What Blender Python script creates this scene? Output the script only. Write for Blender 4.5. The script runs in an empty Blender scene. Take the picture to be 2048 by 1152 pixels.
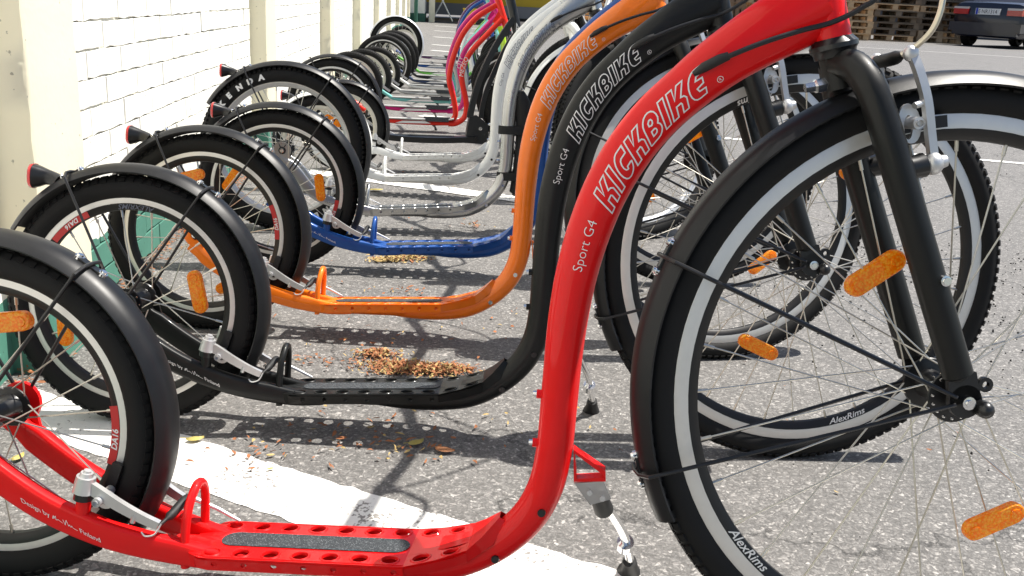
import bpy, math, random
from mathutils import Vector, Matrix
from math import sin, cos, pi, radians, sqrt, atan2, hypot
random.seed(7)
D = bpy.data
scene = bpy.context.scene
C = scene.collection

# ------------------------------------------------------------------ camera
CF, CP, CY, CR, CH = 1920.44, 0.2937872, 0.0869550, 0.0533903, 0.7591531
fw = Vector((sin(CY)*cos(CP), cos(CY)*cos(CP), -sin(CP)))
rt = Vector((cos(CY), -sin(CY), 0)); up = rt.cross(fw)
r2 = rt*cos(CR)+up*sin(CR); u2 = -rt*sin(CR)+up*cos(CR)
cam = D.cameras.new('camera'); co = D.objects.new('camera', cam); C.objects.link(co)
co.matrix_world = Matrix(((r2.x, u2.x, -fw.x, 0), (r2.y, u2.y, -fw.y, 0), (r2.z, u2.z, -fw.z, CH), (0, 0, 0, 1)))
cam.sensor_width = 36; cam.lens = 36*CF/2048; cam.clip_start = 0.02; cam.clip_end = 500
scene.camera = co
# ------------------------------------------------------------------ sky and sun
SUN = Vector((0.5, 0.13, 1.0)).normalized()
elev = math.asin(SUN.z); azi = atan2(SUN.x, SUN.y)
w = D.worlds.new('World'); scene.world = w; w.use_nodes = True
nt = w.node_tree; bg = nt.nodes['Background']
sky = nt.nodes.new('ShaderNodeTexSky'); sky.sky_type = 'NISHITA'; sky.sun_disc = False
sky.sun_elevation = elev; sky.sun_rotation = azi; sky.air_density = 1.0; sky.dust_density = 1.2; sky.ozone_density = 1.0
nt.links.new(sky.outputs[0], bg.inputs[0]); bg.inputs[1].default_value = 0.078
sl = D.lights.new('sun', 'SUN'); sl.energy = 5.0; sl.angle = radians(0.53); sl.color = (1.0, 0.955, 0.88)
so = D.objects.new('sun', sl); C.objects.link(so)
so.rotation_euler = SUN.to_track_quat('Z', 'Y').to_euler()
vs = scene.view_settings; vs.view_transform = 'Standard'; vs.look = 'None'; vs.exposure = 0.78; vs.gamma = 1; vs.use_curve_mapping = False
try: scene.render.engine = 'CYCLES'
except Exception: pass

# ------------------------------------------------------------------ materials
def mat(name, col, rough=0.5, metal=0.0, coat=0.0, noise=None, bump=None, spec=0.5, trans=0.0, flake=0.0):
    m = D.materials.new(name); m.use_nodes = True
    n = m.node_tree.nodes; l = m.node_tree.links; b = n['Principled BSDF']
    b.inputs['Base Color'].default_value = (*col, 1); b.inputs['Roughness'].default_value = rough
    b.inputs['Metallic'].default_value = metal; b.inputs['Coat Weight'].default_value = coat
    b.inputs['Coat Roughness'].default_value = 0.06; b.inputs['Specular IOR Level'].default_value = spec
    b.inputs['Transmission Weight'].default_value = trans
    tc = n.new('ShaderNodeTexCoord')
    if noise:   # (scale, amount 0..1)
        t = n.new('ShaderNodeTexNoise'); t.inputs['Scale'].default_value = noise[0]; t.inputs['Detail'].default_value = 6
        l.new(tc.outputs['Object'], t.inputs['Vector'])
        mx = n.new('ShaderNodeMix'); mx.data_type = 'RGBA'
        mx.inputs['A'].default_value = (*[c*(1-noise[1]) for c in col], 1); mx.inputs['B'].default_value = (*[min(1, c*(1+noise[1])) for c in col], 1)
        l.new(t.outputs['Fac'], mx.inputs['Factor']); l.new(mx.outputs['Result'], b.inputs['Base Color'])
        mr = n.new('ShaderNodeMapRange'); mr.inputs['To Min'].default_value = max(0, rough-0.09); mr.inputs['To Max'].default_value = min(1, rough+0.09)
        l.new(t.outputs['Fac'], mr.inputs['Value']); l.new(mr.outputs[0], b.inputs['Roughness'])
    if bump:    # (scale, strength, distance)
        t2 = n.new('ShaderNodeTexNoise'); t2.inputs['Scale'].default_value = bump[0]; t2.inputs['Detail'].default_value = 4
        l.new(tc.outputs['Object'], t2.inputs['Vector'])
        bp = n.new('ShaderNodeBump'); bp.inputs['Strength'].default_value = bump[1]; bp.inputs['Distance'].default_value = bump[2]
        l.new(t2.outputs['Fac'], bp.inputs['Height']); l.new(bp.outputs[0], b.inputs['Normal'])
    return m
M = {
 'red': mat('red gloss paint', (0.74, 0.006, 0.007), 0.5, 0.0, 0.38, (35, 0.07), (60, 0.03, 0.001), spec=.12),
 'black_paint': mat('satin black paint', (0.0065, 0.0068, 0.0065), 0.45, 0.0, 0.10, (60, 0.2), (900, 0.10, 0.0004), spec=.26),
 'orange': mat('orange metallic paint', (0.90, 0.185, 0.002), 0.42, 0.1, 0.6, (45, 0.10), spec=.3),
 'blue': mat('blue paint', (0.008, 0.070, 0.29), 0.42, 0.1, 0.3, (40, 0.12), spec=.3),
 'silver': mat('brushed aluminium', (0.50, 0.50, 0.49), 0.30, 1.0, 0.0, (30, 0.08)),
 'white_paint': mat('white gloss paint', (0.82, 0.82, 0.79), 0.32, 0.0, 0.6, (20, 0.04)),
 'fender': mat('matt black fender plastic', (0.0065, 0.0068, 0.0080), 0.40, 0.0, 0.0, (40, 0.25), (1400, 0.12, 0.0003), spec=.33),
 'silver_fender': mat('silver fender plastic', (0.5, 0.51, 0.53), 0.35, 0.5, 0.0, (40, 0.1)),
 'rubber': mat('tyre rubber', (0.0075, 0.0072, 0.0070), 0.70, 0.0, 0.0, (70, 0.35), (500, 0.2, 0.0005), spec=.25),
 'rim_side': mat('machined rim sidewall', (0.72, 0.70, 0.66), 0.42, 0.55, 0.0, (120, 0.06)),
 'rim_cream': mat('pale rim paint', (0.66, 0.62, 0.52), 0.5, 0.1, 0.0, (60, 0.06)),
 'rim_black': mat('black anodised rim', (0.009, 0.008, 0.0075), 0.45, 0.1, 0.0, (90, 0.2)),
 'spoke': mat('steel spoke', (0.60, 0.57, 0.50), 0.35, 0.95, 0.0, (50, 0.12)),
 'chrome': mat('bright steel', (0.78, 0.78, 0.78), 0.16, 1.0, 0.0, (90, 0.06)),
 'alloy': mat('cast brake alloy', (0.60, 0.60, 0.60), 0.42, 0.75, 0.0, (70, 0.08), (800, 0.08, 0.0003)),
 'black_part': mat('black plastic and steel', (0.006, 0.006, 0.0065), 0.35, 0.0, 0.1, (90, 0.2)),
 'cable': mat('black cable housing', (0.008, 0.008, 0.009), 0.38, 0.0, 0.0, (90, 0.15)),
 'noodle': mat('steel brake noodle', (0.55, 0.50, 0.40), 0.30, 0.9, 0.0, (60, 0.15)),
 'decal': mat('white vinyl decal', (0.75, 0.74, 0.72), 0.45),
 'decal_grey': mat('grey vinyl decal', (0.10, 0.11, 0.15), 0.45),
 'decal_red': mat('red rim sticker', (0.50, 0.02, 0.02), 0.4),
 'tail': mat('red reflector lens', (0.55, 0.01, 0.012), 0.15, 0.0, 0.6, (300, 0.3)),
 'foot': mat('black rubber foot', (0.008, 0.008, 0.008), 0.6, 0, 0, (70, 0.2)),
 'teal': mat('pale teal paint', (0.16, 0.50, 0.46), 0.35, 0.0, 0.5, (30, 0.06)),
 'pink': mat('magenta paint', (0.56, 0.006, 0.16), 0.42, 0.0, 0.4, (30, 0.08), spec=.25),
 'city_red': mat('orange red paint', (0.74, 0.022, 0.007), 0.45, 0.0, 0.35, (30, 0.08), spec=.2),
 'lime': mat('lime green paint', (0.42, 0.68, 0.01), 0.35, 0.0, 0.5, (30, 0.06)),
 'green': mat('green paint', (0.10, 0.42, 0.03), 0.35, 0.0, 0.5, (30, 0.06)),
 'navy': mat('navy paint', (0.015, 0.035, 0.10), 0.35, 0.0, 0.5, (30, 0.08)),
 'grey_paint': mat('light grey paint', (0.45, 0.45, 0.44), 0.38, 0.1, 0.3, (30, 0.06)),
 'purple': mat('purple paint', (0.10, 0.02, 0.10), 0.35, 0.0, 0.5, (30, 0.08)),
 'strap': mat('black webbing', (0.012, 0.012, 0.012), 0.8, 0, 0, (200, 0.3), (900, 0.3, 0.0005)),
 'wicker': mat('wicker', (0.52, 0.25, 0.08), 0.6, 0, 0, (120, 0.4)),
 'brass': mat('gold stanchion', (0.62, 0.42, 0.16), 0.25, 0.9),
}
def orange_reflector():
    m = D.materials.new('amber reflector lens'); m.use_nodes = True
    n = m.node_tree.nodes; l = m.node_tree.links; b = n['Principled BSDF']
    tc = n.new('ShaderNodeTexCoord'); v = n.new('ShaderNodeTexVoronoi'); v.inputs['Scale'].default_value = 330
    l.new(tc.outputs['Object'], v.inputs['Vector'])
    cr = n.new('ShaderNodeValToRGB'); cr.color_ramp.elements[0].position = 0.1; cr.color_ramp.elements[1].position = 0.7
    cr.color_ramp.elements[0].color = (1.0, 0.66, 0.05, 1); cr.color_ramp.elements[1].color = (1.0, 0.30, 0.0, 1)
    l.new(v.outputs['Distance'], cr.inputs[0]); l.new(cr.outputs[0], b.inputs['Base Color'])
    bp = n.new('ShaderNodeBump'); bp.inputs['Strength'].default_value = 0.7; bp.inputs['Distance'].default_value = 0.001
    l.new(v.outputs['Distance'], bp.inputs['Height']); l.new(bp.outputs[0], b.inputs['Normal'])
    b.inputs['Roughness'].default_value = 0.15; b.inputs['Coat Weight'].default_value = 0.6
    tr = n.new('ShaderNodeBsdfTranslucent'); l.new(cr.outputs[0], tr.inputs['Color']); ms = n.new('ShaderNodeMixShader'); ms.inputs[0].default_value = 0.5
    l.new(b.outputs[0], ms.inputs[1]); l.new(tr.outputs[0], ms.inputs[2]); l.new(ms.outputs[0], n['Material Output'].inputs[0])
    return m
M['amber'] = orange_reflector()
def tape_mat():
    m = D.materials.new('grip tape grit'); m.use_nodes = True
    n = m.node_tree.nodes; l = m.node_tree.links; b = n['Principled BSDF']
    tc = n.new('ShaderNodeTexCoord'); v = n.new('ShaderNodeTexVoronoi'); v.inputs['Scale'].default_value = 900
    l.new(tc.outputs['Object'], v.inputs['Vector'])
    cr = n.new('ShaderNodeValToRGB'); cr.color_ramp.elements[0].position = 0.75; cr.color_ramp.elements[1].position = 1.0
    cr.color_ramp.elements[0].color = (0.020, 0.024, 0.028, 1); cr.color_ramp.elements[1].color = (0.16, 0.17, 0.18, 1)
    sx = n.new('ShaderNodeSeparateColor'); l.new(v.outputs['Color'], sx.inputs[0]); l.new(sx.outputs[0], cr.inputs[0])
    l.new(cr.outputs[0], b.inputs['Base Color']); b.inputs['Roughness'].default_value = 0.6
    bp = n.new('ShaderNodeBump'); bp.inputs['Strength'].default_value = 0.6; bp.inputs['Distance'].default_value = 0.0008
    l.new(v.outputs['Distance'], bp.inputs['Height']); l.new(bp.outputs[0], b.inputs['Normal'])
    return m
M['tape'] = tape_mat()

def asphalt():
    m = D.materials.new('worn asphalt'); m.use_nodes = True
    n = m.node_tree.nodes; l = m.node_tree.links; b = n['Principled BSDF']
    tc = n.new('ShaderNodeTexCoord')
    nz = n.new('ShaderNodeTexNoise'); nz.inputs['Scale'].default_value = 60; nz.inputs['Detail'].default_value = 3
    l.new(tc.outputs['Object'], nz.inputs['Vector'])
    warp = n.new('ShaderNodeMix'); warp.data_type = 'RGBA'; warp.blend_type = 'LINEAR_LIGHT'; warp.inputs['Factor'].default_value = 0.012
    l.new(tc.outputs['Object'], warp.inputs['A']); l.new(nz.outputs['Color'], warp.inputs['B'])
    v = n.new('ShaderNodeTexVoronoi'); v.inputs['Scale'].default_value = 205; v.inputs['Randomness'].default_value = 1
    l.new(warp.outputs['Result'], v.inputs['Vector'])
    v2 = n.new('ShaderNodeTexVoronoi'); v2.inputs['Scale'].default_value = 330; l.new(warp.outputs['Result'], v2.inputs['Vector'])
    sx = n.new('ShaderNodeSeparateColor'); l.new(v.outputs['Color'], sx.inputs[0])
    cr = n.new('ShaderNodeValToRGB'); e = cr.color_ramp.elements
    e[0].position = 0.0; e[0].color = (0.112, 0.107, 0.102, 1); e[1].position = 1.0; e[1].color = (0.42, 0.40, 0.38, 1)
    x = e.new(0.55); x.color = (0.156, 0.149, 0.142, 1); x = e.new(0.82); x.color = (0.206, 0.197, 0.188, 1); x = e.new(0.955); x.color = (0.29, 0.275, 0.26, 1)
    l.new(sx.outputs[0], cr.inputs[0])
    # dark binder between stones
    ed = n.new('ShaderNodeMapRange'); ed.inputs['From Min'].default_value = 0.30; ed.inputs['From Max'].default_value = 0.75
    ed.inputs['To Min'].default_value = 1.0; ed.inputs['To Max'].default_value = 0.66
    l.new(v.outputs['Distance'], ed.inputs['Value'])
    mul = n.new('ShaderNodeMix'); mul.data_type = 'RGBA'; mul.blend_type = 'MULTIPLY'; mul.inputs['Factor'].default_value = 1
    l.new(cr.outputs[0], mul.inputs['A']); l.new(ed.outputs[0], mul.inputs['B'])
    # large wear
    n2 = n.new('ShaderNodeTexNoise'); n2.inputs['Scale'].default_value = 1.1; n2.inputs['Detail'].default_value = 8; n2.inputs['Roughness'].default_value = 0.65
    l.new(tc.outputs['Object'], n2.inputs['Vector'])
    mr2 = n.new('ShaderNodeMapRange'); mr2.inputs['To Min'].default_value = 0.84; mr2.inputs['To Max'].default_value = 1.16
    l.new(n2.outputs['Fac'], mr2.inputs['Value'])
    mul2 = n.new('ShaderNodeMix'); mul2.data_type = 'RGBA'; mul2.blend_type = 'MULTIPLY'; mul2.inputs['Factor'].default_value = 1
    l.new(mul.outputs['Result'], mul2.inputs['A']); l.new(mr2.outputs[0], mul2.inputs['B'])
    # cracks
    wn = n.new('ShaderNodeTexNoise'); wn.inputs['Scale'].default_value = 2.2; wn.inputs['Detail'].default_value = 9; wn.inputs['Roughness'].default_value = 0.6
    l.new(tc.outputs['Object'], wn.inputs['Vector'])
    wm = n.new('ShaderNodeMix'); wm.data_type = 'RGBA'; wm.blend_type = 'LINEAR_LIGHT'; wm.inputs['Factor'].default_value = 0.35
    l.new(tc.outputs['Object'], wm.inputs['A']); l.new(wn.outputs['Color'], wm.inputs['B'])
    vc = n.new('ShaderNodeTexVoronoi'); vc.feature = 'DISTANCE_TO_EDGE'; vc.inputs['Scale'].default_value = 0.55
    l.new(wm.outputs['Result'], vc.inputs['Vector'])
    cc = n.new('ShaderNodeMapRange'); cc.inputs['From Max'].default_value = 0.004; cc.inputs['To Min'].default_value = 0.35; cc.inputs['To Max'].default_value = 1.0
    l.new(vc.outputs['Distance'], cc.inputs['Value'])
    mul3 = n.new('ShaderNodeMix'); mul3.data_type = 'RGBA'; mul3.blend_type = 'MULTIPLY'; mul3.inputs['Factor'].default_value = 1
    l.new(mul2.outputs['Result'], mul3.inputs['A']); l.new(cc.outputs[0], mul3.inputs['B'])
    l.new(mul3.outputs['Result'], b.inputs['Base Color'])
    b.inputs['Roughness'].default_value = 0.72
    hs = n.new('ShaderNodeMath'); hs.operation = 'MULTIPLY_ADD'; hs.inputs[1].default_value = -1.0; hs.inputs[2].default_value = 1
    l.new(v.outputs['Distance'], hs.inputs[0])
    ad = n.new('ShaderNodeMath'); ad.operation = 'MULTIPLY_ADD'; ad.inputs[1].default_value = -0.35; l.new(v2.outputs['Distance'], ad.inputs[0]); l.new(hs.outputs[0], ad.inputs[2])
    ad2 = n.new('ShaderNodeMath'); ad2.operation = 'ADD'; l.new(ad.outputs[0], ad2.inputs[0]); l.new(cc.outputs[0], ad2.inputs[1])
    bp = n.new('ShaderNodeBump'); bp.inputs['Strength'].default_value = 0.55; bp.inputs['Distance'].default_value = 0.002
    l.new(ad2.outputs[0], bp.inputs['Height']); l.new(bp.outputs[0], b.inputs['Normal'])
    return m
def line_paint():
    m = D.materials.new('worn white road paint'); m.use_nodes = True
    n = m.node_tree.nodes; l = m.node_tree.links; b = n['Principled BSDF']
    tc = n.new('ShaderNodeTexCoord')
    v = n.new('ShaderNodeTexVoronoi'); v.inputs['Scale'].default_value = 150; l.new(tc.outputs['Object'], v.inputs['Vector'])
    t = n.new('ShaderNodeTexNoise'); t.inputs['Scale'].default_value = 9; t.inputs['Detail'].default_value = 9; t.inputs['Roughness'].default_value = 0.7
    l.new(tc.outputs['Object'], t.inputs['Vector'])
    t3 = n.new('ShaderNodeTexNoise'); t3.inputs['Scale'].default_value = 140; t3.inputs['Detail'].default_value = 2
    l.new(tc.outputs['Object'], t3.inputs['Vector'])
    ad = n.new('ShaderNodeMath'); ad.operation = 'MULTIPLY_ADD'; ad.inputs[1].default_value = 0.8
    l.new(t3.outputs['Fac'], ad.inputs[0]); l.new(t.outputs['Fac'], ad.inputs[2])
    cr = n.new('ShaderNodeValToRGB'); e = cr.color_ramp.elements
    e[0].position = 0.745; e[0].color = (0.22, 0.205, 0.19, 1); e[1].position = 0.785; e[1].color = (0.70, 0.69, 0.655, 1)
    l.new(ad.outputs[0], cr.inputs[0]); l.new(cr.outputs[0], b.inputs['Base Color']); b.inputs['Roughness'].default_value = 0.7
    bp = n.new('ShaderNodeBump'); bp.inputs['Strength'].default_value = 0.35; bp.inputs['Distance'].default_value = 0.0015; bp.invert = True
    l.new(v.outputs['Distance'], bp.inputs['Height']); l.new(bp.outputs[0], b.inputs['Normal'])
    return m
def wall_paint(name, white, green=(0.070, 0.215, 0.160)):
    m = D.materials.new(name); m.use_nodes = True
    n = m.node_tree.nodes; l = m.node_tree.links; b = n['Principled BSDF']
    g = n.new('ShaderNodeNewGeometry'); sep = n.new('ShaderNodeSeparateXYZ'); l.new(g.outputs['Position'], sep.inputs[0])
    t = n.new('ShaderNodeTexNoise'); t.inputs['Scale'].default_value = 14; t.inputs['Detail'].default_value = 5; l.new(g.outputs['Position'], t.inputs['Vector'])
    ad = n.new('ShaderNodeMath'); ad.operation = 'MULTIPLY_ADD'; ad.inputs[1].default_value = 0.05; l.new(t.outputs['Fac'], ad.inputs[0]); l.new(sep.outputs['Z'], ad.inputs[2])
    st = n.new('ShaderNodeMath'); st.operation = 'GREATER_THAN'; st.inputs[1].default_value = 0.178; l.new(ad.outputs[0], st.inputs[0])
    t2 = n.new('ShaderNodeTexNoise'); t2.inputs['Scale'].default_value = 5; t2.inputs['Detail'].default_value = 9; l.new(g.outputs['Position'], t2.inputs['Vector'])
    mg = n.new('ShaderNodeMix'); mg.data_type = 'RGBA'; mg.inputs['A'].default_value = (*[c*0.8 for c in green], 1); mg.inputs['B'].default_value = (*[c*1.25 for c in green], 1)
    mw = n.new('ShaderNodeMix'); mw.data_type = 'RGBA'; mw.inputs['A'].default_value = (*[c*0.94 for c in white], 1); mw.inputs['B'].default_value = (*white, 1)
    l.new(t2.outputs['Fac'], mg.inputs['Factor']); l.new(t2.outputs['Fac'], mw.inputs['Factor'])
    mx = n.new('ShaderNodeMix'); mx.data_type = 'RGBA'
    l.new(st.outputs[0], mx.inputs['Factor']); l.new(mg.outputs['Result'], mx.inputs['A']); l.new(mw.outputs['Result'], mx.inputs['B'])
    # small dirt specks
    v = n.new('ShaderNodeTexNoise'); v.inputs['Scale'].default_value = 75; v.inputs['Detail'].default_value = 3; l.new(g.outputs['Position'], v.inputs['Vector'])
    sp = n.new('ShaderNodeMapRange'); sp.inputs['From Min'].default_value = 0.70; sp.inputs['From Max'].default_value = 0.74; sp.inputs['To Min'].default_value = 1; sp.inputs['To Max'].default_value = 0.5
    l.new(v.outputs['Fac'], sp.inputs['Value'])
    m2 = n.new('ShaderNodeMix'); m2.data_type = 'RGBA'; m2.blend_type = 'MULTIPLY'; m2.inputs['Factor'].default_value = 1
    l.new(mx.outputs['Result'], m2.inputs['A']); l.new(sp.outputs[0], m2.inputs['B'])
    l.new(m2.outputs['Result'], b.inputs['Base Color']); b.inputs['Roughness'].default_value = 0.75
    t4 = n.new('ShaderNodeTexNoise'); t4.inputs['Scale'].default_value = 55; t4.inputs['Detail'].default_value = 8; l.new(g.outputs['Position'], t4.inputs['Vector'])
    bp = n.new('ShaderNodeBump'); bp.inputs['Strength'].default_value = 0.35; bp.inputs['Distance'].default_value = 0.002
    l.new(t4.outputs['Fac'], bp.inputs['Height']); l.new(bp.outputs[0], b.inputs['Normal'])
    return m
M['asphalt'] = asphalt(); M['line'] = line_paint()
M['wall'] = wall_paint('white painted brick', (0.90, 0.885, 0.81)); M['plaster'] = wall_paint('cream painted plaster', (0.86, 0.80, 0.60))

# ------------------------------------------------------------------ geometry helpers
class G:
    def __init__(s): s.v = []; s.f = []
    def add(s, vs, fs):
        b = len(s.v); s.v += [tuple(v) for v in vs]; s.f += [tuple(i+b for i in f) for f in fs]
    def box(s, c, d, R=None, taper=None):
        hx, hy, hz = d[0]/2, d[1]/2, d[2]/2
        vs = [Vector((sx*hx, sy*hy, sz*hz)) for sz in (-1, 1) for sy in (-1, 1) for sx in (-1, 1)]
        if taper: vs = [Vector((v.x*(taper if v.z > 0 else 1), v.y*(taper if v.z > 0 else 1), v.z)) for v in vs]
        if R: vs = [R @ v for v in vs]
        c = Vector(c)
        s.add([v+c for v in vs], [(0, 2, 3, 1), (4, 5, 7, 6), (0, 1, 5, 4), (2, 6, 7, 3), (0, 4, 6, 2), (1, 3, 7, 5)])
    def sweep(s, path, prof, closed=False, caps=True, refn=None):
        """path list of Vector; prof(i)->list of (a,b) section points in (side, normal) frame"""
        n = len(path); rings = []; k = None
        prev = None
        for i, P in enumerate(path):
            P = Vector(P)
            if closed: T = Vector(path[(i+1) % n])-Vector(path[i-1])
            else: T = Vector(path[min(i+1, n-1)])-Vector(path[max(i-1, 0)])
            T = T.normalized()
            if prev is None:
                ref = Vector(refn) if refn else (Vector((0, 1, 0)) if abs(T.y) < 0.9 else Vector((1, 0, 0)))
                A = (ref-T*ref.dot(T)).normalized()
            else:
                A = (prev-T*prev.dot(T)).normalized()
            if refn is not None:
                ref = Vector(refn); A2 = ref-T*ref.dot(T)
                if A2.length > 0.05: A = A2.normalized()
            prev = A; Bn = T.cross(A)
            pr = prof(i); k = len(pr)
            rings.append([P+A*a+Bn*b for a, b in pr])
        vs = [v for r in rings for v in r]; fs = []
        m = n if closed else n-1
        for i in range(m):
            for j in range(k):
                a = i*k+j; b_ = i*k+(j+1) % k; c = ((i+1) % n)*k+(j+1) % k; d = ((i+1) % n)*k+j
                fs.append((a, b_, c, d))
        if caps and not closed:
            fs.append(tuple(range(k-1, -1, -1))); fs.append(tuple((n-1)*k+j for j in range(k)))
        s.add(vs, fs)
    def tube(s, path, r, seg=10, closed=False, caps=True, refn=None, r2=None):
        rs = r if isinstance(r, (list, tuple)) else [r]*len(path)
        rb = (r2 if isinstance(r2, (list, tuple)) else [r2]*len(path)) if r2 else rs
        s.sweep(path, lambda i: [(rs[i]*cos(2*pi*j/seg), rb[i]*sin(2*pi*j/seg)) for j in range(seg)], closed, caps, refn)
    def cyl(s, a, b, r, r_b=None, seg=12):
        s.tube([a, b], [r, r if r_b is None else r_b], seg)
    def lathe(s, c, prof, seg=64, a0=0, a1=2*pi, closedprof=False, axis='Y'):
        """prof list of (radius, along axle); revolve round Y axle at c"""
        full = abs(a1-a0-2*pi) < 1e-6; n = seg if full else seg+1; k = len(prof); c = Vector(c); vs = []
        for i in range(n):
            a = a0+(a1-a0)*i/seg
            for r, y in prof:
                if axis == 'Y': vs.append(c+Vector((r*cos(a), y, r*sin(a))))
                else: vs.append(c+Vector((r*cos(a), r*sin(a), y)))
        fs = []
        for i in range(seg):
            for j in range(k if closedprof else k-1):
                fs.append((i*k+j, i*k+(j+1) % k, ((i+1) % n)*k+(j+1) % k, ((i+1) % n)*k+j))
        if closedprof and not full:
            fs.append(tuple(range(k))); fs.append(tuple((n-1)*k+j for j in range(k-1, -1, -1)))
        s.add(vs, fs)
    def poly(s, pts, th, fr=None):
        """flat polygon extruded by th along normal; pts 3D"""
        pts = [Vector(p) for p in pts]; nrm = Vector((0, 0, 0))
        for i in range(len(pts)): nrm += pts[i].cross(pts[(i+1) % len(pts)])
        nrm.normalize(); k = len(pts)
        s.add([p-nrm*th/2 for p in pts]+[p+nrm*th/2 for p in pts], [tuple(range(k-1, -1, -1)), tuple(range(k, 2*k))]+[(i, (i+1) % k, k+(i+1) % k, k+i) for i in range(k)])
    def sphere(s, c, r, seg=12, rings=8, sc=(1, 1, 1)):
        c = Vector(c); vs = []; fs = []
        for i in range(rings+1):
            t = pi*i/rings
            for j in range(seg):
                a = 2*pi*j/seg; vs.append(c+Vector((r*sc[0]*sin(t)*cos(a), r*sc[1]*sin(t)*sin(a), r*sc[2]*cos(t))))
        for i in range(rings):
            for j in range(seg): fs.append((i*seg+j, (i+1)*seg+j, (i+1)*seg+(j+1) % seg, i*seg+(j+1) % seg))
        s.add(vs, fs)
    def mesh(s, name, m, smooth=True, ang=38):
        me = D.meshes.new(name); me.from_pydata(s.v, [], s.f); me.validate()
        me.materials.append(m)
        if smooth:
            me.polygons.foreach_set('use_smooth', [True]*len(me.polygons))
            me.set_sharp_from_angle(angle=radians(ang))
        me.update(); return me
    def ob(s, name, m, parent=None, **k): return put(s.mesh(name, m, **k), name, parent)
def put(me, name, parent=None, mat4=None):
    o = D.objects.new(name, me); C.objects.link(o)
    if parent is not None: o.parent = parent
    if mat4 is not None: o.matrix_local = mat4
    return o
def thing(name, label, cat, group=None, loc=(0, 0, 0), rot=(0, 0, 0), scale=1):
    o = D.objects.new(name, None); o.empty_display_size = 0.1; C.objects.link(o); o.location = loc; o.rotation_euler = rot; o.scale = (scale,)*3
    tag(o, label, cat, group); return o
def tag(o, label, cat, group=None):
    o['label'] = label; o['category'] = cat
    if group: o['group'] = group
    return o
def struct(o): o['kind'] = 'structure'; return o
def stuff(o): o['kind'] = 'stuff'; return o
def V(*a): return Vector(a)
def bez(pts, n=6):
    """Catmull-Rom through points"""
    P = [Vector(p) for p in pts]; out = []
    for i in range(len(P)-1):
        p0 = P[max(i-1, 0)]; p1 = P[i]; p2 = P[i+1]; p3 = P[min(i+2, len(P)-1)]
        for j in range(n):
            t = j/n; out.append(0.5*((2*p1)+(p2-p0)*t+(2*p0-5*p1+4*p2-p3)*t*t+(3*p1-p0-3*p2+p3)*t**3))
    out.append(P[-1]); return out
def interp(tab, x):
    for (a, b), (c, d) in zip(tab, tab[1:]):
        if x <= c: return b+(d-b)*max(0, (x-a))/(c-a)
    return tab[-1][1]

# ------------------------------------------------------------------ text and marks
def text_mesh(body, size, shear=0.0, offset=0.0, bold=False):
    cu = D.curves.new('t', 'FONT'); cu.body = body; cu.size = size; cu.shear = shear; cu.offset = offset; cu.resolution_u = 3
    o = D.objects.new('t', cu); C.objects.link(o)
    dg = bpy.context.evaluated_depsgraph_get(); dg.update()
    me = D.meshes.new_from_object(o.evaluated_get(dg))
    vs = [v.co.copy() for v in me.vertices]; fs = [tuple(p.vertices) for p in me.polygons]
    D.objects.remove(o); D.curves.remove(cu); D.meshes.remove(me)
    return vs, fs
_tc = {}
def text_on(g, body, size, fmap, shear=0.0, offset=0.0, sx=1.0):
    key = (body, size, shear, offset)
    if key not in _tc: _tc[key] = text_mesh(body, size, shear, offset)
    vs, fs = _tc[key]
    g.add([fmap(v.x*sx, v.y) for v in vs], fs)
def arc(cx, cy, rx, ry, a0, a1, n=8):
    return [(cx+rx*cos(radians(a0+(a1-a0)*i/n)), cy+ry*sin(radians(a0+(a1-a0)*i/n))) for i in range(n+1)]
GL = {
 'K': (0.86, [[(0, 0), (0, 1), (.27, 1), (.27, .60), (.50, 1), (.80, 1), (.56, .55), (.70, .52), (.80, .42), (.80, 0), (.54, 0), (.54, .32), (.50, .38), (.27, .38), (.27, 0)]]),
 'I': (0.34, [[(0, 0), (0, 1), (.27, 1), (.27, 0)]]),
 'C': (0.78, [[(.70, .36)]+arc(.38, .40, .37, .40, -8, -90, 5)+arc(.34, .5, .34, .5, -90, -270, 9)+[(.70, 1), (.70, .72), (.40, .72)]+arc(.40, .5, .13, .22, 90, 270, 5)+[(.44, .28), (.46, .36)]]),
 'B': (0.84, [[(0, 0), (0, .62)]+arc(.38, .62, .38, .38, 180, 0, 9)+[(.72, .52)]+arc(.46, .26, .32, .26, 50, -90, 6)+[(0, 0)], [(.27, .60), (.27, .70)]+arc(.38, .66, .10, .10, 150, -90, 5), [(.27, .22), (.27, .40), (.40, .40)]+arc(.42, .31, .10, .09, 70, -90, 4)]),
 'E': (0.80, [[(.74, 0), (.42, 0)]+arc(.42, .5, .42, .5, -90, -270, 9)+[(.74, 1), (.74, .78), (.44, .76)]+[(.36, .64), (.68, .60), (.68, .42), (.36, .38), (.44, .25), (.74, .22)]]),
}
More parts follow.
